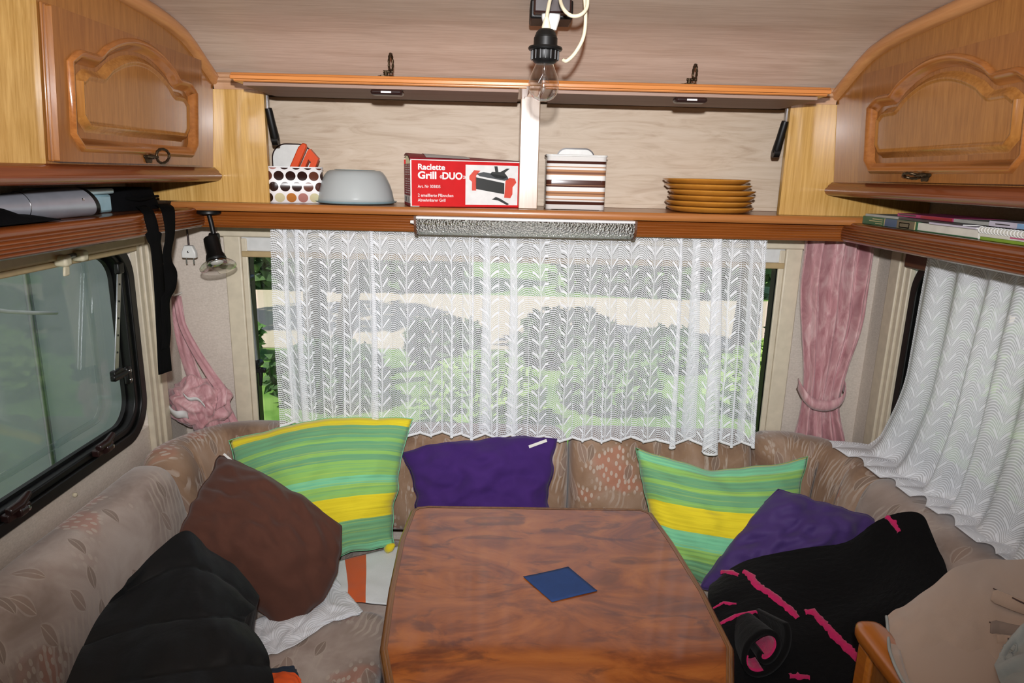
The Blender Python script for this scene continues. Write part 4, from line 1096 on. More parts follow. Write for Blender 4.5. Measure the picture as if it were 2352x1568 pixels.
mb = MB(); mb.lathe([(.0001, hl*1.04), (.012, hl*1.03), (.017, hl*.98), (.012, hl*.92), (.0001, hl*.91)], T4, 24); mb.build('inner_bulb', M['white'], rb, 60)

t = thing('power_plug', 'white two-pin plug hanging on a brown cord in the left corner', 'plug', onY(435, 606, 2.08))
q = onY(435, 580, 2.08)
mb = MB(); pl = [(-.021, -.016), (.021, -.016), (.021, .002), (.012, .022), (-.012, .022), (-.021, .002)]
mb.prism(pl, lambda u, v, d: q + V3((u, d, v)), -.009, .009); bd = mb.build('body', M['white'], t, bevel=.003)
mb = MB(); mb.lathe([(.0001, .0015), (.003, .001), (.0035, 0)], Matrix.Translation(q + V3((0, -.009, .003))) @ Matrix.Rotation(pi/2, 4, 'X'), 12); mb.build('screw', M['alu'], bd, 60)
for s_ in (-1, 1):
    mb = MB(); mb.tube([q + V3((s_*.011, 0, -.016)), q + V3((s_*.011, 0, -.034))], .0021, 8); mb.build('pin', M['chrome'], t, 60)
mb = MB(); mb.tube([q + V3((0, 0, .02)), onY(431, 540, 2.08), V3((q.x-.004, 2.08, 1.424))], .003, 8); mb.build('cord', M['brownpl'], t, 60)

def ribbon(mb, pts, wid, dirs, uv=False):
    rows = []
    for k, p in enumerate(pts):
        w_ = wid[k] if isinstance(wid, list) else wid; d = dirs[k] if isinstance(dirs, list) else dirs
        rows.append([p - d*w_/2, p - d*w_/6 + d.cross(V3((0, 0, 1)))*.001, p + d*w_/6 - d.cross(V3((0, 0, 1)))*.001, p + d*w_/2])
    uvs = [[(j*.02, k*.02) for j in range(4)] for k in range(len(rows))]
    mb.grid(rows, uvs)
SX = -.815
t = thing('strap', 'black webbing strap hanging down from the left shelf', 'strap', onX(380, 858, SX))
def strap_pts(px, xs=None): return bez([onX(a, b, (xs[k] if xs else SX)) for k, (a, b) in enumerate(px)], 6)
A = strap_pts([(322, 472), (338, 484), (350, 520), (355, 552), (360, 575), (367, 660), (371, 740), (376, 800), (380, 856)], [-.90, -.835, -.817, -.815, -.815, -.815, -.815, -.815, -.815])
n = len(A); dirs = []; wid = []
for k in range(n):
    q = k/(n-1); a = lerp(.9, .12, smooth((q-.2)/.25)); a = lerp(a, .35, smooth((q-.7)/.3)); dirs.append(V3((sin(a), cos(a), .0)).normalized()); wid.append(.040 if q > .3 else .026)
mb = MB(); ribbon(mb, A, wid, dirs); mb.build('band', M['strap'], t, 180, solid=.0015)
B = strap_pts([(368, 468), (383, 476), (389, 500), (391, 540), (384, 585), (389, 620), (386, 660), (380, 700), (383, 760), (380, 800)], [-.90, -.835, -.817, -.815, -.812, -.809, -.809, -.811, -.813, -.812])
n = len(B); dirs = []; wid = []
for k in range(n):
    q = k/(n-1); a = lerp(.7, .1, smooth(q/.4)); a = lerp(a, 1.2, smooth((q-.5)/.12) * (1 - smooth((q-.62)/.15))); dirs.append(V3((sin(a), cos(a), 0)).normalized()); wid.append(.036)
mb = MB(); ribbon(mb, B, wid, dirs); mb.build('band', M['strap'], t, 180, solid=.0015)

# ================================================================== things on the left shelf
LZ = 1.4435
t = thing('flask', 'silver cylindrical flask with slanted black end lying on left shelf', 'flask', (-.895, 1.42, LZ))
a, b = V3((-.912, 1.215, LZ+.026)), V3((-.882, 1.462, LZ+.0305))
axd = (b - a).normalized(); q_ = V3((0, 0, 1)).rotation_difference(axd).to_matrix().to_4x4(); T4 = Matrix.Translation(a) @ q_; l_ = (b-a).length
mb = MB(); rows = []
seg = 36
for r, z in ((.0001, 0), (.014, 0), (.019, .004), (.0235, .04), (.0275, .10), (.0295, .16), (.030, l_)):
    row = []
    for k in range(seg):
        ang = 2*pi*k/seg; p = T4 @ V3((r*cos(ang), r*sin(ang), z)); 
        if z == l_: p = p + axd * (-.55 * (p.z - b.z))
        row.append(p)
    rows.append(row)
mb.grid(rows, None, True); mb.build('body', M['silver'], t, 40)
mb = MB(); e = rows[-1]; e2 = [p + axd*.012 for p in e]; c2 = sum(e2, V3())/seg; e3 = [lerp(p, c2, .25) + axd*.004 for p in e2]
mb.grid([e, e2, e3], None, True); mb.add(e3, [list(range(seg))]); mb.build('end_cap', M['black'], t, 50)
mb = MB(); r2 = [T4 @ V3((.0265*cos(2*pi*k/seg), .0265*sin(2*pi*k/seg), .085)) for k in range(seg+1)]; mb.tube(r2, .0008, 6, caps=False); mb.build('seam', M['chrome'], t, 60)
mb = MB(); qq = T4 @ V3((0, 0, l_*.86)); mb.lathe([(.0001, .002), (.003, .0015), (.0035, 0)], Matrix.Translation(qq + V3((.0285, 0, .006))) @ Matrix.Rotation(pi/2, 4, 'Y'), 10); mb.build('button', M['chrome'], t, 60)
t = thing('storage_box', 'pale blue lidded plastic box behind the silver flask', 'box', (-.955, 1.57, LZ))
mb = MB(); mb.box((-1.02, 1.50, LZ), (-.905, 1.617, LZ+.041)); mb.build('body', M['blue_pl'], t, bevel=.006)
mb = MB(); mb.box((-1.025, 1.495, LZ+.0415), (-.900, 1.622, LZ+.054)); mb.build('lid', M['blue_lid'], t, bevel=.004)
t = thing('bag', 'black fabric bag at the far end of the left shelf', 'bag', (-.95, 1.74, LZ))
mb = MB(); rows = []
for i in range(13):
    v = i/12; row = []
    for k in range(32):
        a = 2*pi*k/32; ex = .55; cx_, sx_ = cos(a), sin(a)
        p = V3((-.955 + .062*math.copysign(abs(cx_)**ex, cx_)*(1 - .12*v**3), 1.735 + .105*math.copysign(abs(sx_)**ex, sx_)*(1 - .1*v**3), LZ + .052*v))
        p += V3((ns(p.x*25, p.y*25, p.z*25), ns(p.y*25, p.z*25), 0))*.006
        row.append(p)
    rows.append(row)
mb.grid(rows, None, True); mb.add(rows[-1], [list(range(32))]); mb.add(rows[0], [list(range(32))]); mb.build('body', M['blackcloth'], t, 60)
mb = MB(); mb.tube(bez([V3((-.895, 1.66, LZ+.03)), V3((-.885, 1.70, LZ+.026)), V3((-.887, 1.76, LZ+.030)), V3((-.90, 1.82, LZ+.03))], 5), .004, 6); mb.build('strap_root', M['strap'], t, 60)
mb = MB(); rows = []
for i in range(22):
    row = []
    for j in range(14):
        u, v = i/21, j/13; y = 1.08 + .25*u; x = -.955 + .11*v
        edge = min(u, 1-u)*min(v, 1-v)*4
        z = LZ + .002 + .034*sqrt(max(0, edge))*(1.15 + .7*ns(x*22, y*16, 2)) * (1 - .55*u)
        row.append(V3((x + .006*ns(y*14, 3), y + .012*ns(x*20, u*7), max(LZ+.001, z))))
    rows.append(row)
mb.grid(rows, [[(i*.02, j*.02) for j in range(14)] for i in range(22)])
tag(mb.build('cloth', M['blackcloth'], None, 180, solid=.002), 'crumpled black cloth in front of the silver flask on left shelf', 'cloth')

# ================================================================== books on the right shelf
def book(y0, y1, z0, th, depth, cover, label, xf=.965, pages='paper', rot=0., kind='book', soft=False, lean=0.):
    t = thing(kind, label, 'book' if kind == 'book' else ('notebook' if kind == 'notebook' else 'magazine'), (xf + depth/2, (y0+y1)/2, z0), 'books and magazines on the right shelf')
    c = V3((xf, (y0+y1)/2, 0)); R = Matrix.Rotation(rot, 4, 'Z')
    def P(x, y, z): return c + R @ V3((x - xf, y - c.y, 0)) + V3((0, 0, z + lean*(y - c.y)))
    def bx(mb, a, b):
        (x0, ya, za), (x1, yb, zb) = a, b
        mb.add([P(x0,ya,za),P(x1,ya,za),P(x1,yb,za),P(x0,yb,za),P(x0,ya,zb),P(x1,ya,zb),P(x1,yb,zb),P(x0,yb,zb)], [(0,3,2,1),(4,5,6,7),(0,1,5,4),(1,2,6,5),(2,3,7,6),(3,0,4,7)])
    cv = .0016 if not soft else .0007
    mb = MB(); bx(mb, (xf, y0, z0), (xf+depth, y1, z0+cv)); mb.build('back_cover', cover, t)
    mb = MB(); bx(mb, (xf, y0, z0+th-cv), (xf+depth, y1, z0+th)); mb.build('front_cover', cover, t)
    mb = MB(); bx(mb, (xf-.001, y0+.001, z0+cv), (xf+.0015, y1-.001, z0+th-cv)); sp = mb.build('spine', cover, t)
    mb = MB(); bx(mb, (xf+.002, y0+.002, z0+cv), (xf+depth-.002, y1-.002, z0+th-cv)); mb.build('pages', M[pages], t)
    def strip(ya, yb, za, zb, m, nm):
        mb = MB(); bx(mb, (xf-.0016, ya, z0+th*za), (xf-.001, yb, z0+th*zb)); return mb.build(nm, m, sp)
    return t, strip, P
BZ = 1.4435
M['bk_green'] = plain('book_green', '#2a6040', .4); M['bk_blue'] = plain('book_blue', '#3c5876', .4); M['bk_photo'] = plain('book_photo', '#6d6450', .5, bumpscale=60)
M['bk_pink'] = plain('book_pink', '#b23f6f', .4); M['bk_redm'] = plain('book_red', '#a02a34', .4); M['bk_dark'] = plain('book_dark', '#39363a', .4); M['bk_grey'] = plain('book_grey', '#a9aaa4', .5)
M['bk_lilac'] = plain('book_lilac', '#c8c2d0', .4); M['bk_sky'] = plain('book_sky', '#7fa7cc', .4); M['bk_cream'] = plain('book_cream', '#d5d2c6', .5); M['bk_lime'] = plain('book_lime', '#7b9a30', .5); M['gold'] = plain('gold_print', '#c9b98a', .4)
t, st, P = book(1.615, 1.868, BZ, .0205, .14, M['bk_green'], 'thick green book with blue spine picture, bottom of the pile')
st(1.70, 1.755, .04, .96, M['bk_blue'], 'spine_picture'); st(1.625, 1.70, .04, .96, M['bk_photo'], 'spine_picture'); st(1.755, 1.758, .04, .96, M['gold'], 'spine_line'); st(1.622, 1.625, .04, .96, M['gold'], 'spine_line')
for k in range(3): st(1.768, 1.80 + .016*((k*2) % 3), .18 + .26*k, .26 + .26*k, M['gold'], 'spine_lettering')
for a_, b_, c_, d_ in ((1.646, 1.690, .10, .22), (1.646, 1.690, .62, .72), (1.646, 1.649, .10, .72), (1.687, 1.690, .10, .72)): st(a_, b_, c_, d_, M['gold'], 'spine_line')
book(1.40, 1.613, BZ, .019, .13, M['bk_cream'], 'white-paged green-backed book beside the thick green book')[1](1.40, 1.612, .0, .12, M['bk_green'], 'spine_line')
book(1.70, 1.85, BZ+.0208, .006, .12, M['bk_grey'], 'thin folded grey leaflet on top of the green book', kind='magazine', soft=True, rot=.05)
book(1.45, 1.72, BZ+.021, .0055, .13, M['bk_dark'], 'dark magazine lying on the green book', kind='magazine', soft=True, rot=-.03)
t, st, P = book(1.52, 1.74, BZ+.0272, .0075, .12, M['bk_pink'], 'pink and red magazine on the very top of the pile', xf=.985, kind='magazine')
st(1.585, 1.64, .1, .9, M['bk_redm'], 'spine_colour'); st(1.522, 1.585, .1, .9, M['bk_redm'], 'spine_colour'); st(1.66, 1.73, .4, .8, M['bk_dark'], 'spine_lettering')
book(1.36, 1.518, BZ+.0272, .007, .12, M['bk_grey'], 'pale grey magazine beside the pink magazine', xf=.985, kind='magazine', soft=True)
book(1.40, 1.56, BZ+.0195, .004, .15, M['bk_lilac'], 'white magazine with loose pages under the grey magazine', xf=.957, kind='magazine', soft=True)
book(1.18, 1.395, BZ, .006, .14, M['bk_lime'], 'lime green leaflet at the bottom of the nearer pile', kind='magazine', soft=True)
book(1.17, 1.398, BZ+.0065, .0085, .14, M['bk_cream'], 'cream book with magenta lettering under the spiral notebook')[1](1.2, 1.31, .35, .65, M['bk_pink'], 'spine_lettering')
t, st, P = book(1.16, 1.40, BZ+.0155, .009, .14, M['bk_cream'], 'white wire-bound spiral notebook', kind='notebook', soft=True)
for k in range(26):
    y = 1.165 + .009*k; mb = MB(); pts = [P(.962 + .0062*cos(a), y + .0012*a/6, BZ+.020 + .0062*sin(a)) for a in [2*pi*j/12 for j in range(13)]]
    mb.tube(pts, .0011, 5, caps=False); mb.build('wire_loop', M['white'], t, 60)
t, st, P = book(1.15, 1.395, BZ+.0275, .0105, .13, M['bk_lilac'], 'white and blue paperback lying on the spiral notebook', xf=.978)
st(1.24, 1.315, .05, .95, M['bk_sky'], 'spine_picture'); st(1.16, 1.238, .05, .95, M['bk_dark'], 'spine_picture'); st(1.335, 1.375, .4, .6, M['bk_dark'], 'spine_lettering')

# ================================================================== curtains
def lace_curtain():
    CY = 1.972
    t = thing('lace_curtain', 'wide white lace net curtain across the front window', 'curtain', (.05, CY, .76))
    x0, x1 = onY(624, 540, CY).x, onY(1762, 570, CY).x; xb0, xb1 = onY(641, 960, CY).x, onY(1742, 990, CY).x
    ztop = 1.425; NX, NZ = 700, 24
    def am(u): return .08 + 1.25*min(1, u*14, (1-u)*14)*smooth((ns(u*9, 1.7) + .45*ns(u*23, 3.1) + .12)/.4)
    def ph(u, t_): return u*2*pi*19 + 5*ns(u*5, 4.2) + 1.0*t_*ns(u*6, 8.1)
    us = [k/NX for k in range(NX+1)]
    def pos(u, t_):
        a = .007 + .028*am(u)
        x = lerp(lerp(x0, xb0, t_), lerp(x1, xb1, t_), u) + .9*a*(.6+.4*t_)*sin(2*ph(u, t_)) + .010*ns(u*5, t_*1.6, 2)*t_
        return x, CY + a*.8*(.6+.4*t_)*sin(ph(u, t_)) + .006*ns(u*14, t_*1.3, 6)
    s_ = [0]; pr = pos(0, .8)
    for k in range(NX):
        q = pos(us[k+1], .8); s_.append(s_[-1] + sqrt((q[0]-pr[0])**2 + (q[1]-pr[1])**2)); pr = q
    rows, uvs = [], []
    for i in range(NZ+1):
        t_ = i/NZ; row, uvr = [], []
        for k, u in enumerate(us):
            x, y = pos(u, t_); yb = pos(u, 1.)[1]
            zb = .772 - .014*u + .010*ns(u*13, 5) + .75*(yb - CY) + .018*smooth((.25-u)/.25)
            z = lerp(ztop, zb, t_)
            row.append(V3((x, y, z))); uvr.append((s_[k], z - zb))
        rows.append(row); uvs.append(uvr)
    mb = MB(); mb.grid(rows, uvs); mb.build('net', M['lace'], t, 180)
    mb = MB(); mb.tube([(x0-.05, CY, 1.424), (x1+.05, CY, 1.424)], .004, 8); mb.build('curtain_wire', M['white'], t, 60)
    hem = [p + V3((0, 0, .001)) for p in rows[-1][::2]]; mb = MB(); mb.tube(hem, .0022, 5); mb.build('hem', M['blindfab'], t, 180)
lace_curtain()
def lace_right():
    t = thing('lace_curtain', 'dense white lace curtain over the right window, spilling onto the backrest', 'curtain', (1.08, 1.5, .74))
    NY, NZ = 420, 40
    def depth(u, t_): return (.017 + .010*ns(u*5, 2.2))*(.5+.7*t_)*sin(u*2*pi*9 + 4*ns(u*4, 6.6)) + .012*ns(u*9, t_*1.5, 5)
    us = [k/NY for k in range(NY+1)]; s_ = [0]
    for k in range(NY): dd = depth(us[k+1], .8) - depth(us[k], .8); s_.append(s_[-1] + sqrt((.95/NY)**2 + dd*dd*3))
    rows, uvs = [], []
    for i in range(NZ+1):
        t_ = i/NZ; row, uvr = [], []
        for k, u in enumerate(us):
            y = 1.83 - .95*u
            fl = smooth((t_-.45)/.55)                 # flares out over the backrest
            y += .12*fl*(1-u)**2 + .02*t_*(1-u)
            over = smooth((t_-.74)/.22)
            x = 1.128 - .012*t_ - depth(u, t_)*(1-.4*over) - over*(.022 + .095*(1-u)**2)
            zt_ = .782 + .006*ns(u*11, 2.2) + .5*abs(depth(u, 1.))*over
            z = lerp(1.405, zt_, min(1, t_/.80)) if t_ < .80 else zt_ - .014*smooth((t_-.80)/.2)*(1-u)
            row.append(V3((x, y, z))); uvr.append((s_[k], (1-t_)*.72))
        rows.append(row); uvs.append(uvr)
    mb = MB(); mb.grid(rows, uvs); mb.build('net', M['lace2'], t, 180)
    mb = MB(); mb.tube([(1.13, .85, 1.400), (1.13, 1.86, 1.400)], .004, 8); mb.build('curtain_wire', M['white'], t, 60)
lace_right()
def pink_right():
    t = thing('drape', 'pink brocade curtain tied back in the right corner', 'curtain', (1.05, 2.08, .70))
    N, NZ = 150, 40; zt, zb, ztie = 1.41, .69, .868
    rows, uvs = [], []
    for i in range(NZ+1):
        q = i/NZ; z = lerp(zt, zb, q); row, uvr = [], []
        if z > ztie: k_ = smooth((z - ztie)/(.42)); xa, xb = lerp(.962, .915, k_), lerp(1.085, 1.125, smooth((z-ztie)/.30)); amp = lerp(.45, 1, k_)
        else: k_ = smooth((ztie - z)/.17); xa, xb = lerp(.962, .948, k_), lerp(1.085, 1.13, k_); amp = lerp(.45, .9, k_)
        for j in range(N+1):
            u = j/N; fold = sin(u*2*pi*4.2 + 1.8*ns(u*3, q*.8)) + .35*sin(u*2*pi*10 + 2*ns(u*5, 2))
            y = 2.080 + .026*amp*fold + .006*ns(u*9, q*5)
            row.append(V3((lerp(xa, xb, u) + .004*ns(u*8, q*4, 4), y, z + .01*ns(u*7, 3)*q))); uvr.append((u*.6, q*.72))
        rows.append(row); uvs.append(uvr)
    mb = MB(); mb.grid(rows, uvs); mb.build('fabric', M['pink'], t, 180, solid=.0015)
    pts = bez([V3((.953, 2.11, .915)), V3((.958, 2.062, .890)), V3((.985, 2.045, .868)), V3((1.03, 2.043, .862)), V3((1.07, 2.05, .875)), V3((1.095, 2.075, .90)), V3((1.10, 2.12, .925))], 6)
    mb = MB(); rows = [[p + V3((0, .002*sin(k*.7), .019)), p + V3((0, -.005, .005)), p + V3((0, -.004, -.006)), p + V3((0, .003, -.018))] for k, p in enumerate(pts)]
    mb.grid(rows, [[(k*.012, j*.012) for j in range(4)] for k in range(len(rows))]); mb.build('tie_back', M['pink'], t, 180, solid=.002)
pink_right()
def pink_left():
    t = thing('drape', 'pink curtain bundled up in the left corner, hung from a hook', 'curtain', onY(455, 985, 2.05))
    c = onY(455, 925, 2.05); c.y = 2.055
    mb = MB(); rows = []; N1, N2 = 44, 72
    for i in range(N1+1):
        th = pi*i/N1; row = []
        for j in range(N2):
            ph = 2*pi*j/N2; d = V3((sin(th)*cos(ph), sin(th)*sin(ph), cos(th)))
            f = 1 + .22*mnoise.noise(d*2.2) + .13*sin(8*ph*.5 + 6*mnoise.noise(d*1.7) + th*5) * sin(th) + .07*mnoise.noise(d*6.)
            p = V3((c.x + d.x*.088*f + .02*max(0, -d.z), c.y + d.y*.055*f, c.z + d.z*.082*f))
            row.append(p)
        rows.append(row)
    mb.grid(rows, [[(j*.012, i*.012) for j in range(N2)] for i in range(N1+1)], True); mb.build('bundle', M['pink'], t, 180)
    hook = onY(404, 680, 2.115); wd = V3((1, 0, 0))
    A = bez([hook, onY(412, 740, 2.11), onY(425, 800, 2.10), onY(440, 850, 2.085), onY(455, 890, 2.07)], 6)
    mb = MB(); n = len(A); rows = []
    for k, p in enumerate(A):
        w_ = lerp(.030, .052, k/(n-1)); rows.append([p + V3((w_*(j/6-.5), -.004*sin(j*1.9 + k*.2), 0)) for j in range(7)])
    mb.grid(rows, [[(j*.01, k*.012) for j in range(7)] for k in range(n)]); mb.build('tail', M['pink'], t, 180, solid=.0015)
    B = bez([hook + V3((.006, -.008, 0)), onY(420, 745, 2.10), onY(450, 805, 2.085), onY(485, 860, 2.06), onY(510, 900, 2.035), onY(508, 935, 2.02)], 6)
    mb = MB(); n = len(B); rows = []
    for k, p in enumerate(B):
        w_ = lerp(.020, .036, k/(n-1)); rows.append([p + V3((w_*(j/6-.5), -.005*sin(j*2.3), w_*(j/6-.5)*.6)) for j in range(7)])
    mb.grid(rows, [[(j*.01, k*.012) for j in range(7)] for k in range(n)]); mb.build('tail', M['pink'], t, 180, solid=.0015)
    # right-hand drop and white heading tape
    mb = MB(); rows = []
    for k in range(12):
        q = k/11; a = onY(lerp(500, 545, q), lerp(900, 985, q), 2.07); w_ = lerp(.03, .075, q)
        rows.append([a + V3((w_*(j/10-.5) - .02*q, .010*sin(j*1.6), 0)) for j in range(11)])
    mb.grid(rows, [[(j*.01, k*.012) for j in range(11)] for k in range(12)]); mb.build('loose_end', M['pink'], t, 180, solid=.0015)
    mb = MB(); rows = []
    for k in range(14):
        q = k/13; a = onY(lerp(385, 432, q), lerp(935, 962, q) + 7*sin(q*5), 1.998 - .02*sin(q*pi)); rows.append([a + V3((0, .002*j, .012 - .012*j)) for j in range(3)])
    mb.grid(rows); mb.build('heading_tape', M['blindfab'], t, 180, solid=.001)
    mb = MB(); rows = []
    for k in range(12):
        q = k/11; a = onY(lerp(420, 470, q), lerp(905, 930, q) + 5*sin(q*7), 1.998); rows.append([a + V3((0, .002*j, .005 - .006*j)) for j in range(3)])
    mb.grid(rows); mb.build('heading_tape', M['blindfab'], t, 180, solid=.001)
    mb = MB(); mb.tube([hook + V3((0, .04, .004)), hook + V3((0, -.012, .004)), hook + V3((0, -.014, .012))], .003, 8); mb.build('hook', M['white'], t, 60)
pink_left()

# ================================================================== sofa
def bolster(path, T, z0, z1, lean, name, label, seed, group, mt='sofa', ex=3.2, rend=.05, puff=.006):
    """padded back cushion swept along path (list of wall-side points); room side is to the right of travel"""
    P = bez([V3((p[0], p[1], 0)) for p in path], 14); n = len(P); L_ = [0]
    for k in range(1, n): L_.append(L_[-1] + (P[k]-P[k-1]).length)
    tot = L_[-1]; NG = 44; rows, uvs = [], []
    # resample with denser ends
    ss = [0, .004, .010, .018, .028, .04] + [.04 + (tot-.08)*k/34 for k in range(1, 34)] + [tot-.04, tot-.028, tot-.018, tot-.010, tot-.004, tot]
    for s_ in ss:
        k = max(i for i in range(n) if L_[i] <= s_ + 1e-9); k = min(k, n-2)
        p = lerp(P[k], P[k+1], (s_ - L_[k]) / max(1e-6, L_[k+1]-L_[k])); tg = (P[min(k+1, n-1)] - P[max(k-1, 0)]).normalized(); nr = V3((tg.y, -tg.x, 0))
        d = min(s_, tot - s_); ins = 0 if d > rend else rend - sqrt(max(0, rend**2 - (rend - d)**2))
        row, uvr = [], []; g = 0; prev = None
        for j in range(NG+1):
            a = -pi/2 + 2*pi*j/NG; ca, sa = cos(a), sin(a)
            A = (T/2 - ins*.8)*math.copysign(abs(ca)**(2/ex), ca); Z = ((z1-z0)/2 - ins)*math.copysign(abs(sa)**(2/ex), sa)
            zz = (z0+z1)/2 + Z
            off = T/2 + A + lean*(z1 - zz)/(z1-z0)*max(0, (A/T + .5))
            off += puff*ns(s_*5 + seed, zz*6)*(1 if A > 0 else 0); zz += puff*.8*ns(s_*4 + seed*2, 9.)*(1 if Z > 0 else 0)
            q = p + nr*off; q.z = zz
            if prev is not None: g += (q - prev).length
            prev = q.copy(); row.append(q); uvr.append((s_ + seed*.37, g + seed*.21))
        rows.append(row); uvs.append(uvr)
    mb = MB(); mb.grid(rows, uvs)
    for r in (rows[0], rows[-1]): mb.add(r[:-1], [list(range(NG))], [(0.1*i, seed) for i in range(NG)])
    return tag(mb.build(name, M[mt], None, 180), label, 'sofa cushion', group)
GB = 'leaf-patterned sofa cushions'
bolster([(XL+.004, .45), (XL+.004, 1.1), (XL+.004, 1.79)], .145, .43, .752, .05, 'backrest_cushion', 'long taupe leaf-patterned backrest cushion below the dark left window', 1, GB)
bolster([(XL+.010, 1.80), (XL+.020, 1.93), (-.93, 2.075), (-.80, 2.135), (-.655, 2.142)], .145, .43, .763, .05, 'backrest_cushion', 'curved taupe leaf-patterned corner backrest cushion under the bundled pink curtain', 2, GB, 'sofab')
bolster([(-.65, 2.145), (-.2, 2.145), (.215, 2.145)], .145, .43, .765, .05, 'backrest_cushion', 'leaf-patterned backrest cushion behind the middle purple cushion', 3, GB, 'sofab')
bolster([(.22, 2.145), (.5, 2.145), (.80, 2.142)], .145, .43, .765, .05, 'backrest_cushion', 'leaf-patterned backrest cushion left of the right striped cushion', 4, GB, 'sofab')
bolster([(.805, 2.140), (.95, 2.128), (1.075, 2.06), (1.155, 1.93), (XR-.01, 1.80)], .15, .43, .76, .05, 'backrest_cushion', 'curved leaf-patterned corner backrest cushion under the tied pink curtain', 5, GB, 'sofab')
bolster([(XR-.006, 1.795), (XR-.006, 1.45), (XR-.006, 1.13)], .16, .43, .752, .05, 'backrest_cushion', 'leaf-patterned backrest cushion under the right lace curtain', 6, GB)
def seat(x0, x1, y0, y1, z0, z1, label, seed, r=.055):
    mb = MB(); N1, N2 = 46, 40; rows, uvs = [], []
    cx, cy = (x0+x1)/2, (y0+y1)/2; hx, hy = (x1-x0)/2, (y1-y0)/2
    ang = [2*pi*k/80 for k in range(80)]
    outl = rrect(x0, x1, y0, y1, .06, 10)
    prof = [(0, 0)] + [(r*(1-cos(a)), r*(sin(a))) for a in []]
    lv = [(r*.5, z0), (0, z0+.02), (0, z1-r*.8)] + [(r*(1-cos(a)), z1 - r*.8 + r*.8*sin(a)) for a in [pi/2*k/6 for k in range(1, 7)]] + [(r+.05, z1+.004), (r+.14, z1+.008)]
    for ins, z in lv:
        kx, ky = (hx-ins)/hx, (hy-ins)/hy
        rows.append([V3((cx + (p[0]-cx)*kx, cy + (p[1]-cy)*ky, z)) for p in outl]); uvs.append([(p.x + seed, p.y + z + seed*.3) for p in rows[-1]])
    mb.grid(rows, uvs, True); n = len(outl)
    mb.add(rows[-1], [list(range(n))], uvs[-1]); mb.add(rows[0], [list(range(n))], uvs[0])
    return tag(mb.build('seat_cushion', M['sofa'], None, 180), label, 'sofa cushion', GB)
seat(-.855, -.275, .25, 1.605, .31, .436, 'taupe leaf-patterned seat cushion left of the table', 8)
seat(-.855, .985, 1.615, 1.965, .31, .436, 'leaf-patterned seat cushion behind the table', 9)
seat(.40, .985, 1.135, 1.605, .31, .436, 'leaf-patterned seat cushion under the black blanket', 10)
for x0, x1, y0, y1, lb in ((XL+.002, -.30, .25, 1.60, 'wooden bench base under the left seat cushion'), (XL+.002, XR-.002, 1.605, 2.155, 'wooden bench base under the rear seat cushion'), (.42, XR-.002, 1.135, 1.60, 'wooden bench base under the right seat cushion')):
    t = thing('bench_base', lb, 'bench', ((x0+x1)/2, (y0+y1)/2, .0005))
    mb = MB(); mb.box((x0, y0, .0005), (x1, y1, .295)); mb.build('body', M['plinth'], t, bevel=.003)
    mb = MB(); mb.box((x0, y0, .2955), (x1, y1, .3095)); mb.build('top_board', M['door'], t, bevel=.002)

# ================================================================== table
TZ = .70
px_t = [(985, 1160), (1470, 1167), (1500, 1178), (1545, 1240), (1620, 1358), (1686, 1488), (1700, 1600)]
R_ = [onZ(a, b, TZ) for a, b in px_t]
Lp = [onZ(a, b, TZ) for a, b in ((958, 1163), (943, 1172), (917, 1238), (893, 1350), (872, 1490), (872, 1600))]
near = .72
outl = [(p.x, p.y) for p in R_[:-1]] + [(R_[-1].x - .02, .95), (R_[-1].x - .06, near + .02), (R_[-1].x - .09, near), (Lp[-1].x + .09, near), (Lp[-1].x + .06, near + .02), (Lp[-1].x + .02, .95)] + [(p.x, p.y) for p in reversed(Lp[:-1])]
outl = outl[::-1]
# orientation: make counter-clockwise
area = sum(outl[i][0]*outl[(i+1) % len(outl)][1] - outl[(i+1) % len(outl)][0]*outl[i][1] for i in range(len(outl)))
if area < 0: outl = outl[::-1]
tb = thing('table', 'burl-patterned brown table with wooden edge in the middle', 'table', (.11, 1.2, .0005))
fz_ = lambda a, b, d: V3((a, b, d))
inn = offset_loop(outl, .014)
mb = MB(); mb.prism(inn, fz_, TZ-.026, TZ); mb.build('table_top', M['burl'], tb)
mb = MB(); rows = []
for off, z in ((.0138, TZ-.028), (.004, TZ-.028), (0, TZ-.022), (-.0015, TZ-.012), (0, TZ-.004), (.004, TZ+.0008), (.007, TZ+.0014), (.0085, TZ+.0006), (.010, TZ+.0014), (.0138, TZ+.0006)):
    rows.append([V3((p[0], p[1], z)) for p in offset_loop(outl, off)])
mb.grid(rows, None, True); mb.build('edge_band', M['edge'], tb, 50)
mb = MB(); mb.box((.07, 1.06, .0305), (.15, 1.14, TZ-.0265)); mb.build('pedestal', M['edge'], tb, bevel=.01)
mb = MB(); mb.box((-.08, .90, .0005), (.30, 1.30, .030)); mb.build('foot', M['edge'], tb, bevel=.008)
nk = [onZ(a, b, TZ+.003) for a, b in ((1202, 1323), (1305, 1300), (1372, 1355), (1268, 1380))]
mb = MB(); rows = []
for i in range(13):
    u = i/12; row = []
    for j in range(13):
        v = j/12; p = lerp(lerp(nk[0], nk[1], u), lerp(nk[3], nk[2], u), v)
        p.z = TZ + .0018 + .004*max(0, abs(u-.55)-.25)*(1-v) + .006*max(0, v-.6)*max(0, .8-abs(u-.6)) * .6
        row.append(p)
    rows.append(row)
mb.grid(rows, [[(i*.008, j*.008) for j in range(13)] for i in range(13)])
tag(mb.build('napkin', M['napkin'], None, 180, solid=.0015), 'dark blue folded paper napkin on the table', 'napkin')

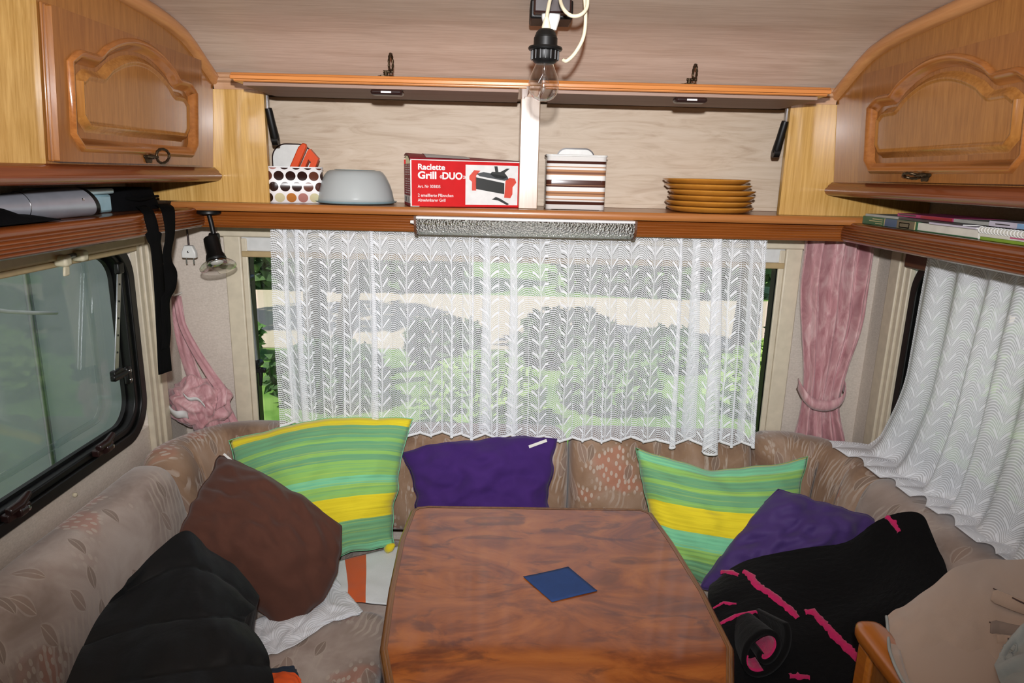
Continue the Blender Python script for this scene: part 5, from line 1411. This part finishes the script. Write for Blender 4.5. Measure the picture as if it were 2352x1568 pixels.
# ================================================================== cushions
def pillow(name, cs, thick, mat, label, seed, pinch=.06, bows=(0, 0, 0, 0), wr=.01, uvs=(1, 1), tag_at=None, group='scatter cushions on the sofa', sag=0., edge_w=.05, creases=()):
    """cs: four corner points TL, TR, BR, BL as seen; bows: outward bow of top, right, bottom, left edges"""
    TL, TR, BR, BL = cs; N = 44
    cen = (TL+TR+BR+BL)/4; nrm = ((TR-TL)+(BR-BL)).cross((TL-BL)+(TR-BR)).normalized()
    if nrm.dot(CAM - cen) < 0: nrm = -nrm
    up_ = ((TL+TR)-(BL+BR))/2; rt = ((TR+BR)-(TL+BL))/2
    def base(s_, t_):
        p = lerp(lerp(BL, BR, s_), lerp(TL, TR, s_), t_)
        es, et = 4*s_*(1-s_), 4*t_*(1-t_)
        p += up_*(bows[0]*es*t_ - bows[2]*es*(1-t_)) + rt*(bows[1]*et*s_ - bows[3]*et*(1-s_))
        p += -up_*pinch*es*(t_-.5)*2*abs(t_-.5)*2*.5 - rt*pinch*et*(s_-.5)*2*abs(s_-.5)*2*.5
        eg = max(abs(2*s_-1), abs(2*t_-1))**3
        p += (up_*(ns(s_*3.4 + seed*5, t_*1.2, 1.) + .5*ns(s_*8 + seed, t_*2, 4.)) + rt*(ns(t_*3.4 + seed*7, s_*1.2, 2.) + .5*ns(t_*8 + seed, s_*2, 5.)))*edge_w*eg*(1 - .8*(abs(2*s_-1)*abs(2*t_-1))**3)
        return p
    T_ = thing(name, label, 'cushion', V3((cen.x, cen.y, min(p.z for p in cs))), group)
    mb = MB(); grids = []
    for side in (1, -1):
        rows, uvr = [], []
        for i in range(N+1):
            row, ur = [], []
            for j in range(N+1):
                s_, t_ = j/N, i/N; a, b = 2*s_-1, 2*t_-1
                sh = max(0, (1-a*a)*(1-b*b))**.55
                cornerw = (abs(a)*abs(b))**2
                p = base(s_, t_)
                dsp = thick*.62*sh*(1 + .16*ns(a*1.6+seed, b*1.6))
                w_ = wr*sh**.5*(1.1*ns(a*2.2+seed*3, b*2.6, side) + .9*ns(a*5+seed, b*5, side*2) + .12*ns(a*11+seed, b*11, side) + .35*sin(8*atan2(b, a) + 4*ns(a*2, b*2, seed)) * min(1, (a*a+b*b)*.8))
                cr = 0
                for (ax_, ay_, bx_, by_, dp, wd_) in creases:
                    if side < 0: break
                    vx, vy = bx_-ax_, by_-ay_; l2 = vx*vx+vy*vy; q = max(0, min(1, ((s_-ax_)*vx+(t_-ay_)*vy)/l2)); dd = sqrt((s_-ax_-q*vx)**2 + (t_-ay_-q*vy)**2)
                    cr -= dp*exp(-(dd/wd_)**2)*(1 - .5*q)
                p = p + nrm*(side*dsp + w_ + cr*sh) - V3((0, 0, sag*sh*(1-t_)))
                row.append(p); ur.append((s_*uvs[0], t_*uvs[1]))
            rows.append(row); uvr.append(ur)
        mb.grid(rows, uvr, flip=(side < 0)); grids.append(rows)
    body = mb.build('cover', mat, T_, 180)
    bm = bmesh.new(); bm.from_mesh(body.data); bmesh.ops.remove_doubles(bm, verts=bm.verts, dist=.0004); bmesh.ops.recalc_face_normals(bm, faces=bm.faces); bm.to_mesh(body.data); bm.free()
    for p in body.data.polygons: p.use_smooth = True
    rows = grids[0]
    edge = [rows[0][j] for j in range(N+1)] + [rows[i][N] for i in range(1, N+1)] + [rows[N][j] for j in range(N-1, -1, -1)] + [rows[i][0] for i in range(N-1, 0, -1)]
    mb = MB(); mb.tube(edge + [edge[0]], .0012, 6, caps=False); 
    for k in range(len(mb.v)): mb.uv[k] = (uvs[0]*.5, .05)
    mb.build('seam', mat, T_, 180)
    if tag_at:
        p0, p1, w_ = tag_at; d_ = (p1-p0).normalized(); n_ = nrm; e_ = n_.cross(d_).normalized()
        mb = MB(); mb.obox(p0, p1-p0, e_*w_, n_*.001); mb.build('care_label', M['paper'], T_)
    return T_
pillow('striped_cushion', [onY(525, 1012, 1.92), onY(948, 962, 1.965), onY(905, 1252, 1.83), onY(590, 1335, 1.70)], .13, M['green_l'], 'large green and yellow striped cushion in the left corner', 1, .05, (.10, -.02, 0, 0), .011, edge_w=.03)
t = [o for o in bpy.data.objects if o.name == 'striped_cushion'][0]
mb = MB(); mb.tube([onY(888, 1262, 1.825), onY(897, 1256, 1.822), onY(906, 1250, 1.82)], [.012, .013, .004], 10); mb.build('corner_tuft', M['yellow'], t, 180)
pillow('purple_cushion', [onY(922, 1040, 1.945), onY(1279, 1008, 1.95), onY(1272, 1255, 1.845), onY(958, 1255, 1.845)], .11, M['purple'], 'plain dark purple cushion behind the table with white label', 2, .07, (.10, -.02, 0, -.01), .018, edge_w=.06,
       tag_at=(onY(1216, 1029, 1.915), onY(1257, 1014, 1.915), .0085), creases=((.28, .98, .38, .55, .014, .05), (.55, .98, .75, .72, .010, .04), (.9, .25, .55, .2, .012, .05)))
pillow('brown_cushion', [onY(505, 1046, 1.80), onY(784, 1207, 1.685), onY(655, 1450, 1.49), onY(412, 1225, 1.555)], .15, M['brown'], 'chocolate brown cushion leaning on the large striped cushion', 3, .03, (.07, .14, .05, .03), .020, edge_w=.045,
       creases=((.0, 1, .35, .7, .012, .04), (.55, .3, .8, .55, .006, .02), (.1, .55, .5, .6, .008, .03)), tag_at=(onY(512, 1044, 1.79), onY(538, 1066, 1.785), .006))
pillow('striped_cushion', [onY(1460, 1028, 1.925), onY(1856, 1048, 1.865), onY(1800, 1385, 1.64), onY(1500, 1318, 1.745)], .14, M['green_r'], 'green and yellow striped cushion to the right of the table', 4, .05, (-.10, 0, 0, 0), .013, edge_w=.03,
       creases=((.45, .98, .6, .8, .010, .06),))
pillow('purple_cushion', [onY(1788, 1122, 1.755), onY(2035, 1205, 1.66), onY(1850, 1410, 1.56), onY(1608, 1350, 1.63)], .11, M['purple2'], 'purple satin cushion half covered by the black blanket', 5, .03, (.04, 0, 0, .06), .02, edge_w=.05,
       creases=((.3, .98, .4, .6, .010, .03), (.55, .98, .6, .7, .008, .03), (.1, .4, .25, .55, .014, .03)))

# ================================================================== draped things
def cr(P, q):
    n = len(P); x = q*(n-1); i = min(int(x), n-2); s_ = x - i
    a, b, c_, d = P[max(i-1, 0)], P[i], P[i+1], P[min(i+2, n-1)]
    if i == 0: a = b*2 - c_
    if i == n-2: d = c_*2 - b
    return .5*((2*b) + (c_-a)*s_ + (2*a-5*b+4*c_-d)*s_*s_ + (3*b-a-3*c_+d)*s_**3)
def patch(ctrl, nu, nv, disp=None):
    rows = []
    for i in range(nv+1):
        v = i/nv; rows.append([])
        cols = [cr([r[j] for r in ctrl], v) for j in range(len(ctrl[0]))]
        for k in range(nu+1): rows[-1].append(cr(cols, k/nu))
    if disp:
        out = []
        for i in range(nv+1):
            o = []
            for k in range(nu+1):
                du = rows[i][min(k+1, nu)] - rows[i][max(k-1, 0)]; dv = rows[min(i+1, nv)][k] - rows[max(i-1, 0)][k]
                n = dv.cross(du)
                n = n.normalized() if n.length > 1e-9 else V3((0, 0, 1))
                if n.dot(CAM - rows[i][k]) < 0: n = -n
                o.append(rows[i][k] + n*disp(k/nu, i/nv))
            out.append(o)
        rows = out
    return rows
def heap(rows, zf, mb, uvscale=1., inset=.03):
    """surface plus a skirt down to zf, so that the pile is a closed volume"""
    nv, nu = len(rows)-1, len(rows[0])-1
    mb.grid(rows, [[(k/nu*uvscale, i/nv*uvscale) for k in range(nu+1)] for i in range(nv+1)])
    edge = [rows[0][j] for j in range(nu+1)] + [rows[i][nu] for i in range(1, nv+1)] + [rows[nv][j] for j in range(nu-1, -1, -1)] + [rows[i][0] for i in range(nv-1, 0, -1)]
    c = sum(edge, V3())/len(edge)
    def ins(p, k, z): d = V3((c.x-p.x, c.y-p.y, 0)).normalized(); return V3((p.x + d.x*k, p.y + d.y*k, z if z is not None else p.z))
    rr = []
    for k, q in ((0, 0), (.25, .12), (.6, .35), (1, .8), (1, 1)):
        rr.append([ins(p, inset*k, lerp(p.z, min(zf, p.z-.002), q)) for p in edge])
    mb.grid(rr, [[(.01*j, .02*i) for j in range(len(edge))] for i in range(len(rr))], True)
    mb.add(rr[-1], [list(range(len(edge)))])
def G3(rows): return [[onY(*p) for p in r] for r in rows]

# black puffer jacket
ctrl = G3([[(290, 1330, 1.28), (350, 1275, 1.36), (425, 1220, 1.44), (475, 1262, 1.44), (535, 1302, 1.42), (594, 1372, 1.37)],
           [(245, 1390, 1.22), (330, 1345, 1.29), (420, 1310, 1.34), (480, 1325, 1.34), (540, 1360, 1.33), (585, 1398, 1.33)],
           [(200, 1465, 1.13), (300, 1435, 1.19), (400, 1405, 1.23), (470, 1408, 1.24), (525, 1415, 1.26), (563, 1428, 1.28)],
           [(168, 1530, 1.06), (270, 1520, 1.10), (380, 1500, 1.13), (470, 1490, 1.16), (550, 1480, 1.19), (612, 1498, 1.21)],
           [(130, 1620, .98), (250, 1620, 1.01), (370, 1610, 1.03), (470, 1610, 1.06), (560, 1610, 1.10), (632, 1610, 1.13)]])
def quilt(u, v):
    w_ = v + .05*(u-.4) + .02*ns(u*3, v*2)
    f = (w_*3.1 + .35) % 1.0
    puff = .016*sqrt(max(0, 1 - (2*f-1)**2)) - .008
    return puff*.55 + .006*ns(u*4, v*4, 3) + .002*ns(u*12, v*9, 7)
t = thing('puffer_jacket', 'black quilted puffer jacket heaped on the left seat', 'jacket', onY(400, 1568, 1.1) * 1.0)
mb = MB(); heap(patch(ctrl, 90, 80, quilt), .445, mb, .6); mb.build('shell', M['puffer'], t, 180)
# black and pink blanket
ctrl = [[(1632, 1342, 1.56), (1715, 1292, 1.58), (1840, 1262, 1.575), (1945, 1248, 1.56), (2015, 1197, 1.53), (2068, 1176, 1.50), (2118, 1182, 1.47), (2152, 1245, 1.42)],
           [(1628, 1375, 1.49), (1735, 1335, 1.50), (1850, 1322, 1.50), (1960, 1310, 1.48), (2030, 1270, 1.47), (2085, 1255, 1.45), (2130, 1265, 1.42), (2176, 1310, 1.36)],
           [(1640, 1430, 1.41), (1745, 1400, 1.42), (1850, 1400, 1.42), (1960, 1385, 1.40), (2045, 1365, 1.38), (2105, 1350, 1.36), (2150, 1355, 1.33), (2185, 1375, 1.30)],
           [(1665, 1510, 1.32), (1765, 1490, 1.33), (1860, 1490, 1.33), (1960, 1480, 1.31), (2045, 1455, 1.29), (2110, 1440, 1.26), (2160, 1430, 1.25), (2200, 1430, 1.24)],
           [(1700, 1640, 1.20), (1790, 1620, 1.22), (1880, 1620, 1.21), (1970, 1600, 1.20), (2050, 1580, 1.18), (2120, 1560, 1.17), (2170, 1540, 1.16), (2210, 1520, 1.16)]]
ctrl = G3(ctrl)
bl = patch(ctrl, 110, 80, lambda u, v: .006*ns(u*4, v*4, 5) + .008*sin(v*9 + u*5 + 2*ns(u*3, v*3))*.6 + .0015*ns(u*60, v*60))
bt = thing('blanket', 'black fleece blanket with pink stripes heaped on the right seat', 'blanket', V3((.8, 1.4, .445)))
mb = MB(); heap(bl, .445, mb, .8); mb.build('fleece', M['fleece'], bt, 180)
flat = [(proj(bl[i][k]), i, k) for i in range(0, 81) for k in range(0, 111)]
def surf_at(px, py):
    best = min(flat, key=lambda e: (e[0][0]-px)**2 + (e[0][1]-py)**2); i, k = best[1], best[2]
    du = bl[i][min(k+1, 110)] - bl[i][max(k-1, 0)]; dv = bl[min(i+1, 80)][k] - bl[max(i-1, 0)][k]; n = dv.cross(du).normalized()
    if n.dot(CAM - bl[i][k]) < 0: n = -n
    d = ray(px, py); q = CAM + d * ((bl[i][k]-CAM).dot(n)/d.dot(n))
    return q, n
def pink_stripe(pxs, wid):
    pts = []; 
    for a, b in zip(pxs, pxs[1:]):
        m_ = max(2, int(sqrt((a[0]-b[0])**2 + (a[1]-b[1])**2)/5))
        for k in range(m_): pts.append((lerp(a[0], b[0], k/m_), lerp(a[1], b[1], k/m_)))
    pts.append(pxs[-1]); SN = [surf_at(*p) for p in pts]; rows = []; n = len(pts)
    for k in range(n):
        tg = (SN[min(k+1, n-1)][0] - SN[max(k-1, 0)][0]).normalized(); q, nn = SN[k]; sd = tg.cross(nn).normalized()
        w_ = wid*(.6 + .4*min(1, k/4, (n-1-k)/4 + .3)); ja, jb = .005*ns(k*.9, wid*90), .005*ns(k*1.1, 7.7)
        rows.append([q + sd*(w_/2 + ja) - nn*.0005, q + sd*w_*.25 + nn*.0045, q - sd*w_*.25 + nn*.0045, q - sd*(w_/2 + jb) - nn*.0005])
    mb = MB(); mb.grid(rows, [[(j*.01, k*.006) for j in range(4)] for k in range(n)]); mb.build('stripe', M['pinkfl'], bt, 180)
pink_stripe([(1658, 1313), (1680, 1314), (1698, 1322)], .016)
pink_stripe([(1708, 1312), (1722, 1320), (1740, 1345), (1775, 1367), (1800, 1388), (1815, 1400), (1833, 1420)], .021)
pink_stripe([(1848, 1406), (1868, 1404), (1885, 1424), (1920, 1462), (1955, 1496), (1985, 1528)], .019)
pink_stripe([(2036, 1186), (2052, 1200), (2066, 1222)], .015)
pink_stripe([(1638, 1398), (1662, 1384), (1692, 1388)], .005)
pink_stripe([(1648, 1436), (1690, 1414), (1735, 1405), (1765, 1412)], .008)
pink_stripe([(1812, 1552), (1835, 1553), (1860, 1556)], .014)
# rolled fold at the near edge
c0 = onY(1752, 1488, 1.285)
vz = (CAM - c0).normalized(); ex = V3((0, 0, 1)).cross(vz).normalized(); ey = vz.cross(ex).normalized()
if ex.x < 0: ex = -ex
if ey.z < 0: ey = -ey
axb = (onY(1700, 1425, 1.43) - c0)
def spiral(q, sh=0.):
    a = 1.1 - 2*pi*1.65*(1-q); r = .20 + .80*q
    return ex*((r*.045 - sh)*cos(a) + .010*(1-q)) + ey*((r*.064 - sh)*sin(a) - .006*(1-q)) + ex*(.30*(r*.064)*sin(a))
def roll(q0, q1, mt, nm, sh, th_):
    rows, uvr = [], []; n_ = max(8, int(70*(q1-q0)))
    for i in range(n_+1):
        q = lerp(q0, q1, i/n_); row = []
        for k in range(15):
            d = k/14; p = c0 + spiral(q, sh)*(1.08 - .42*d) + axb*d + vz*(.012*(1-q))
            p += V3((ns(p.x*40, p.y*40, p.z*40), ns(p.y*40, p.z*40), 0))*.0012
            row.append(p)
        rows.append(row); uvr.append([(i*.006, k*.01) for k in range(15)])
    mb = MB(); mb.grid(rows, uvr); mb.build(nm, M[mt], bt, 180, solid=th_, offset=0)
roll(0, 1, 'fleece', 'rolled_fold', 0, .011)
roll(.64, .80, 'pinkfl', 'stripe', .0062, .003)
roll(.05, .42, 'pinkfl', 'stripe', .0062, .003)
# wooden corner unit with a beige garment on top
t = thing('low_cabinet', 'low wooden cabinet corner at the bottom right edge', 'cabinet', (.93, .75, .0005))
a = onZ(1985, 1490, .735)
cx0, cy1 = onZ(1972, 1440, .765).x, onZ(2000, 1418, .765).y
mb = MB(); mb.box((cx0+.022, .35, .0005), (XR-.002, cy1-.022, .728)); mb.build('body', M['door'], t, bevel=.003)
mb = MB(); mb.box((cx0+.012, cy1-.055, .0005), (cx0+.05, cy1-.012, .7275)); mb.build('corner_post', M['rest'], t, bevel=.008)
def cap(p0, p1, w_):
    mb = MB(); d = (p1-p0).normalized(); s_ = d.cross(V3((0, 0, 1))); rows = []
    n = 12; L_ = (p1-p0).length
    for q in (0, .006, .014, .03, L_):
        k = 1 if q >= .03 else [.45, .75, .9][[0, .006, .014].index(q)]
        row = []
        for j in range(20):
            a = 2*pi*j/20; ca, sa = cos(a), sin(a)
            row.append(p0 + d*q + s_*(w_/2*k*math.copysign(abs(ca)**.6, ca)) + V3((0, 0, .019*k*math.copysign(abs(sa)**.6, sa))))
        rows.append(row)
    mb.grid(rows, None, True); mb.add(rows[0], [list(range(20))]); mb.add(rows[-1], [list(range(20))]); return mb
cap(V3((cx0+.028, cy1, .748)), V3((cx0+.028, .35, .748)), .056).build('cap_rail', M['rest'], t, 60)
cap(V3((cx0+.06, cy1-.032, .744)), V3((XR-.004, cy1-.032, .744)), .05).build('cap_rail', M['rest'], t, 60)
mb = MB(); mb.box((cx0+.04, .35, .7285), (XR-.002, cy1-.03, .745)); mb.build('top_board', M['door'], t)
ctrl = G3([[(2036, 1416, 1.125), (2075, 1395, 1.15), (2130, 1352, 1.19), (2190, 1308, 1.24), (2250, 1284, 1.27), (2330, 1278, 1.26), (2460, 1280, 1.18)],
           [(2040, 1450, 1.07), (2085, 1440, 1.085), (2140, 1418, 1.10), (2200, 1395, 1.12), (2260, 1380, 1.135), (2340, 1375, 1.13), (2470, 1380, 1.07)],
           [(2046, 1500, 1.00), (2095, 1495, 1.01), (2150, 1482, 1.03), (2210, 1470, 1.04), (2270, 1462, 1.05), (2350, 1460, 1.04), (2480, 1470, .98)],
           [(2075, 1570, .92), (2120, 1566, .93), (2175, 1560, .945), (2230, 1556, .95), (2290, 1552, .955), (2370, 1550, .95), (2490, 1560, .90)],
           [(2100, 1640, .85), (2150, 1640, .86), (2200, 1640, .865), (2260, 1640, .87), (2320, 1640, .87), (2390, 1640, .865), (2500, 1650, .83)]])
jk = patch(ctrl, 80, 70, lambda u, v: .007*sin(u*7 - v*6 + 2*ns(u*2, v*2)) * (1-u*.5) + .006*ns(u*3, v*3, 4) + .003*ns(u*9, v*8, 6))
t = thing('beige_jacket', 'beige fleece garment with strap loops lying on the low cabinet', 'jacket', V3((.95, 1.05, .77)))
mb = MB(); heap(jk, .772, mb, .7, .02); mb.build('body', M['beige'], t, 180)
edgeL = [jk[i][0] for i in range(71)]; mb = MB(); mb.tube([p + V3((0, 0, .001)) for p in edgeL], .0028, 6); mb.build('stitched_edge', M['greyc'], t, 180)
# strap loops
M['loop'] = plain('strap_taupe', '#8f7d72', .8); M['loopd'] = plain('seam_dark', '#4a3430', .8)
def loop_(px, wid, name, m='loop', lift=.012):
    pts = bez([onY(*p) for p in px], 6); mb = MB(); rows = []; n = len(pts)
    for k, p in enumerate(pts):
        d = (CAM - p).normalized(); tg = (pts[min(k+1, n-1)] - pts[max(k-1, 0)]).normalized(); s_ = tg.cross(d).normalized(); w_ = wid*(1 if k > 3 else .7 + .1*k)
        q = p + d*lift
        rows.append([q + s_*w_/2, q + s_*w_*.45 + d*.002, q - s_*w_*.45 + d*.002, q - s_*w_/2])
    mb.grid(rows, [[(.01*j, .01*k) for j in range(4)] for k in range(len(rows))]); return mb.build(name, M[m], t, 180, solid=.0015)
loop_([(2278, 1366, 1.125), (2300, 1374, 1.118), (2335, 1388, 1.10), (2395, 1408, 1.07)], .026, 'strap_loop', 'beige')
loop_([(2281, 1351, 1.135), (2310, 1364, 1.122), (2345, 1382, 1.10), (2395, 1402, 1.07)], .003, 'strap_seam', 'loopd', .0165)
loop_([(2275, 1440, 1.065), (2300, 1446, 1.06), (2335, 1454, 1.045), (2395, 1462, 1.02)], .028, 'strap_loop', 'loop')
loop_([(2272, 1428, 1.075), (2300, 1436, 1.068), (2340, 1446, 1.05), (2395, 1450, 1.03)], .003, 'strap_seam', 'loopd', .0165)
loop_([(2290, 1468, 1.04), (2315, 1472, 1.035), (2345, 1476, 1.02)], .020, 'strap_loop', 'beige')
loop_([(2292, 1466, 1.045), (2310, 1466, 1.042), (2332, 1470, 1.03)], .004, 'strap_seam', 'loopd', .0165)
ctrl = G3([[(2318, 1490, .985), (2345, 1440, 1.01), (2420, 1400, 1.03)], [(2290, 1510, .965), (2345, 1490, .975), (2430, 1470, .98)], [(2285, 1540, .935), (2345, 1530, .94), (2440, 1520, .94)], [(2310, 1575, .90), (2360, 1575, .90), (2450, 1575, .89)], [(2340, 1640, .84), (2390, 1640, .84), (2460, 1640, .83)]])
gg = patch(ctrl, 40, 50, lambda u, v: .006*sin(v*16 + u*3) + .005*ns(u*4, v*5))
mb = MB(); heap(gg, .80, mb, .4, .01); tag(mb.build('grey_garment', M['greyc'], None, 180), 'pale grey cloth bunched on the beige garment, bottom right corner', 'cloth')

# lace cloth under the brown cushion, towel, small pouch
SZ_ = .4475
def flatpatch(pxs, zf, nu, nv, disp):
    ctrl = [[onZ(px, py, z) for px, py, z in r] for r in pxs]; return patch(ctrl, nu, nv, disp)
ctrl = [[(560, 1440, SZ_), (640, 1400, SZ_+.006), (720, 1350, SZ_+.008), (765, 1322, SZ_+.006)],
        [(580, 1465, SZ_), (650, 1432, SZ_+.010), (735, 1395, SZ_+.012), (800, 1365, SZ_+.004)],
        [(605, 1490, SZ_), (660, 1462, SZ_+.006), (735, 1425, SZ_+.008), (832, 1403, SZ_)],
        [(615, 1508, SZ_), (672, 1488, SZ_), (755, 1432, SZ_), (826, 1410, SZ_)]]
rows = flatpatch(ctrl, 0, 60, 30, lambda u, v: .004 + .004*ns(u*6, v*5, 2) + .002*sin(u*25 + 8*ns(u*3, v*3)))
mb = MB(); mb.grid(rows, [[(k/60*.28, (1-i/30)*.12 + .004) for k in range(61)] for i in range(31)])
tag(mb.build('lace_cloth', M['lace2'], None, 180, solid=.001), 'crumpled white lace cloth under the brown cushion', 'cloth')
ctrl = [[(735, 1300, .455), (790, 1285, .457), (850, 1270, .457), (930, 1250, .455)], [(745, 1330, .452), (795, 1320, .454), (850, 1312, .454), (925, 1300, .452)], [(752, 1350, .450), (798, 1352, .452), (848, 1352, .452), (920, 1350, .450)], [(760, 1362, .447), (795, 1380, .447), (848, 1384, .447), (915, 1392, .447)]]
rows = flatpatch(ctrl, 0, 40, 30, lambda u, v: .002 + .003*ns(u*5, v*5, 8))
mb = MB(); mb.grid(rows, [[(k/40, i/30) for k in range(41)] for i in range(31)])
tag(mb.build('towel', M['towel'], None, 180, solid=.003), 'white towel with orange stripes lying on the rear seat', 'towel')
t = thing('pouch', 'small orange pouch with navy top at the bottom edge', 'pouch', onZ(655, 1575, .445))
ctrl = G3([[(600, 1552, 1.20), (640, 1542, 1.21), (675, 1545, 1.20), (692, 1560, 1.18)], [(600, 1575, 1.17), (640, 1570, 1.175), (675, 1572, 1.17), (695, 1585, 1.16)], [(600, 1620, 1.13), (640, 1620, 1.13), (675, 1620, 1.13), (692, 1625, 1.13)]])
mb = MB(); heap(patch(ctrl, 30, 24, lambda u, v: .008*sin(u*pi)*sin(v*pi) + .004*ns(u*5, v*5)), .447, mb, .2, .006); mb.build('body', M['orangec'], t, 180)
ctrl = G3([[(605, 1540, 1.235), (640, 1531, 1.24), (672, 1529, 1.24), (680, 1536, 1.235)], [(600, 1556, 1.205), (640, 1546, 1.212), (676, 1549, 1.208), (690, 1562, 1.19)]])
mb = MB(); heap(patch(ctrl, 24, 10, lambda u, v: .003*ns(u*5, v*5)), .447, mb, .2, .003); mb.build('top_flap', M['navy'], t, 180)
q = onX(172, 1136, XL+.012)
mb = MB(); mb.lathe([(.0001, .006), (.005, .004), (.006, 0), (.004, -.004)], Matrix.Translation(q), 12); tag(mb.build('wall_button', M['ivory'], None, 60), 'small cream cap on the wall below the dark left window', 'button')
for o in bpy.data.objects:
    if '_w' in o: del o['_w']
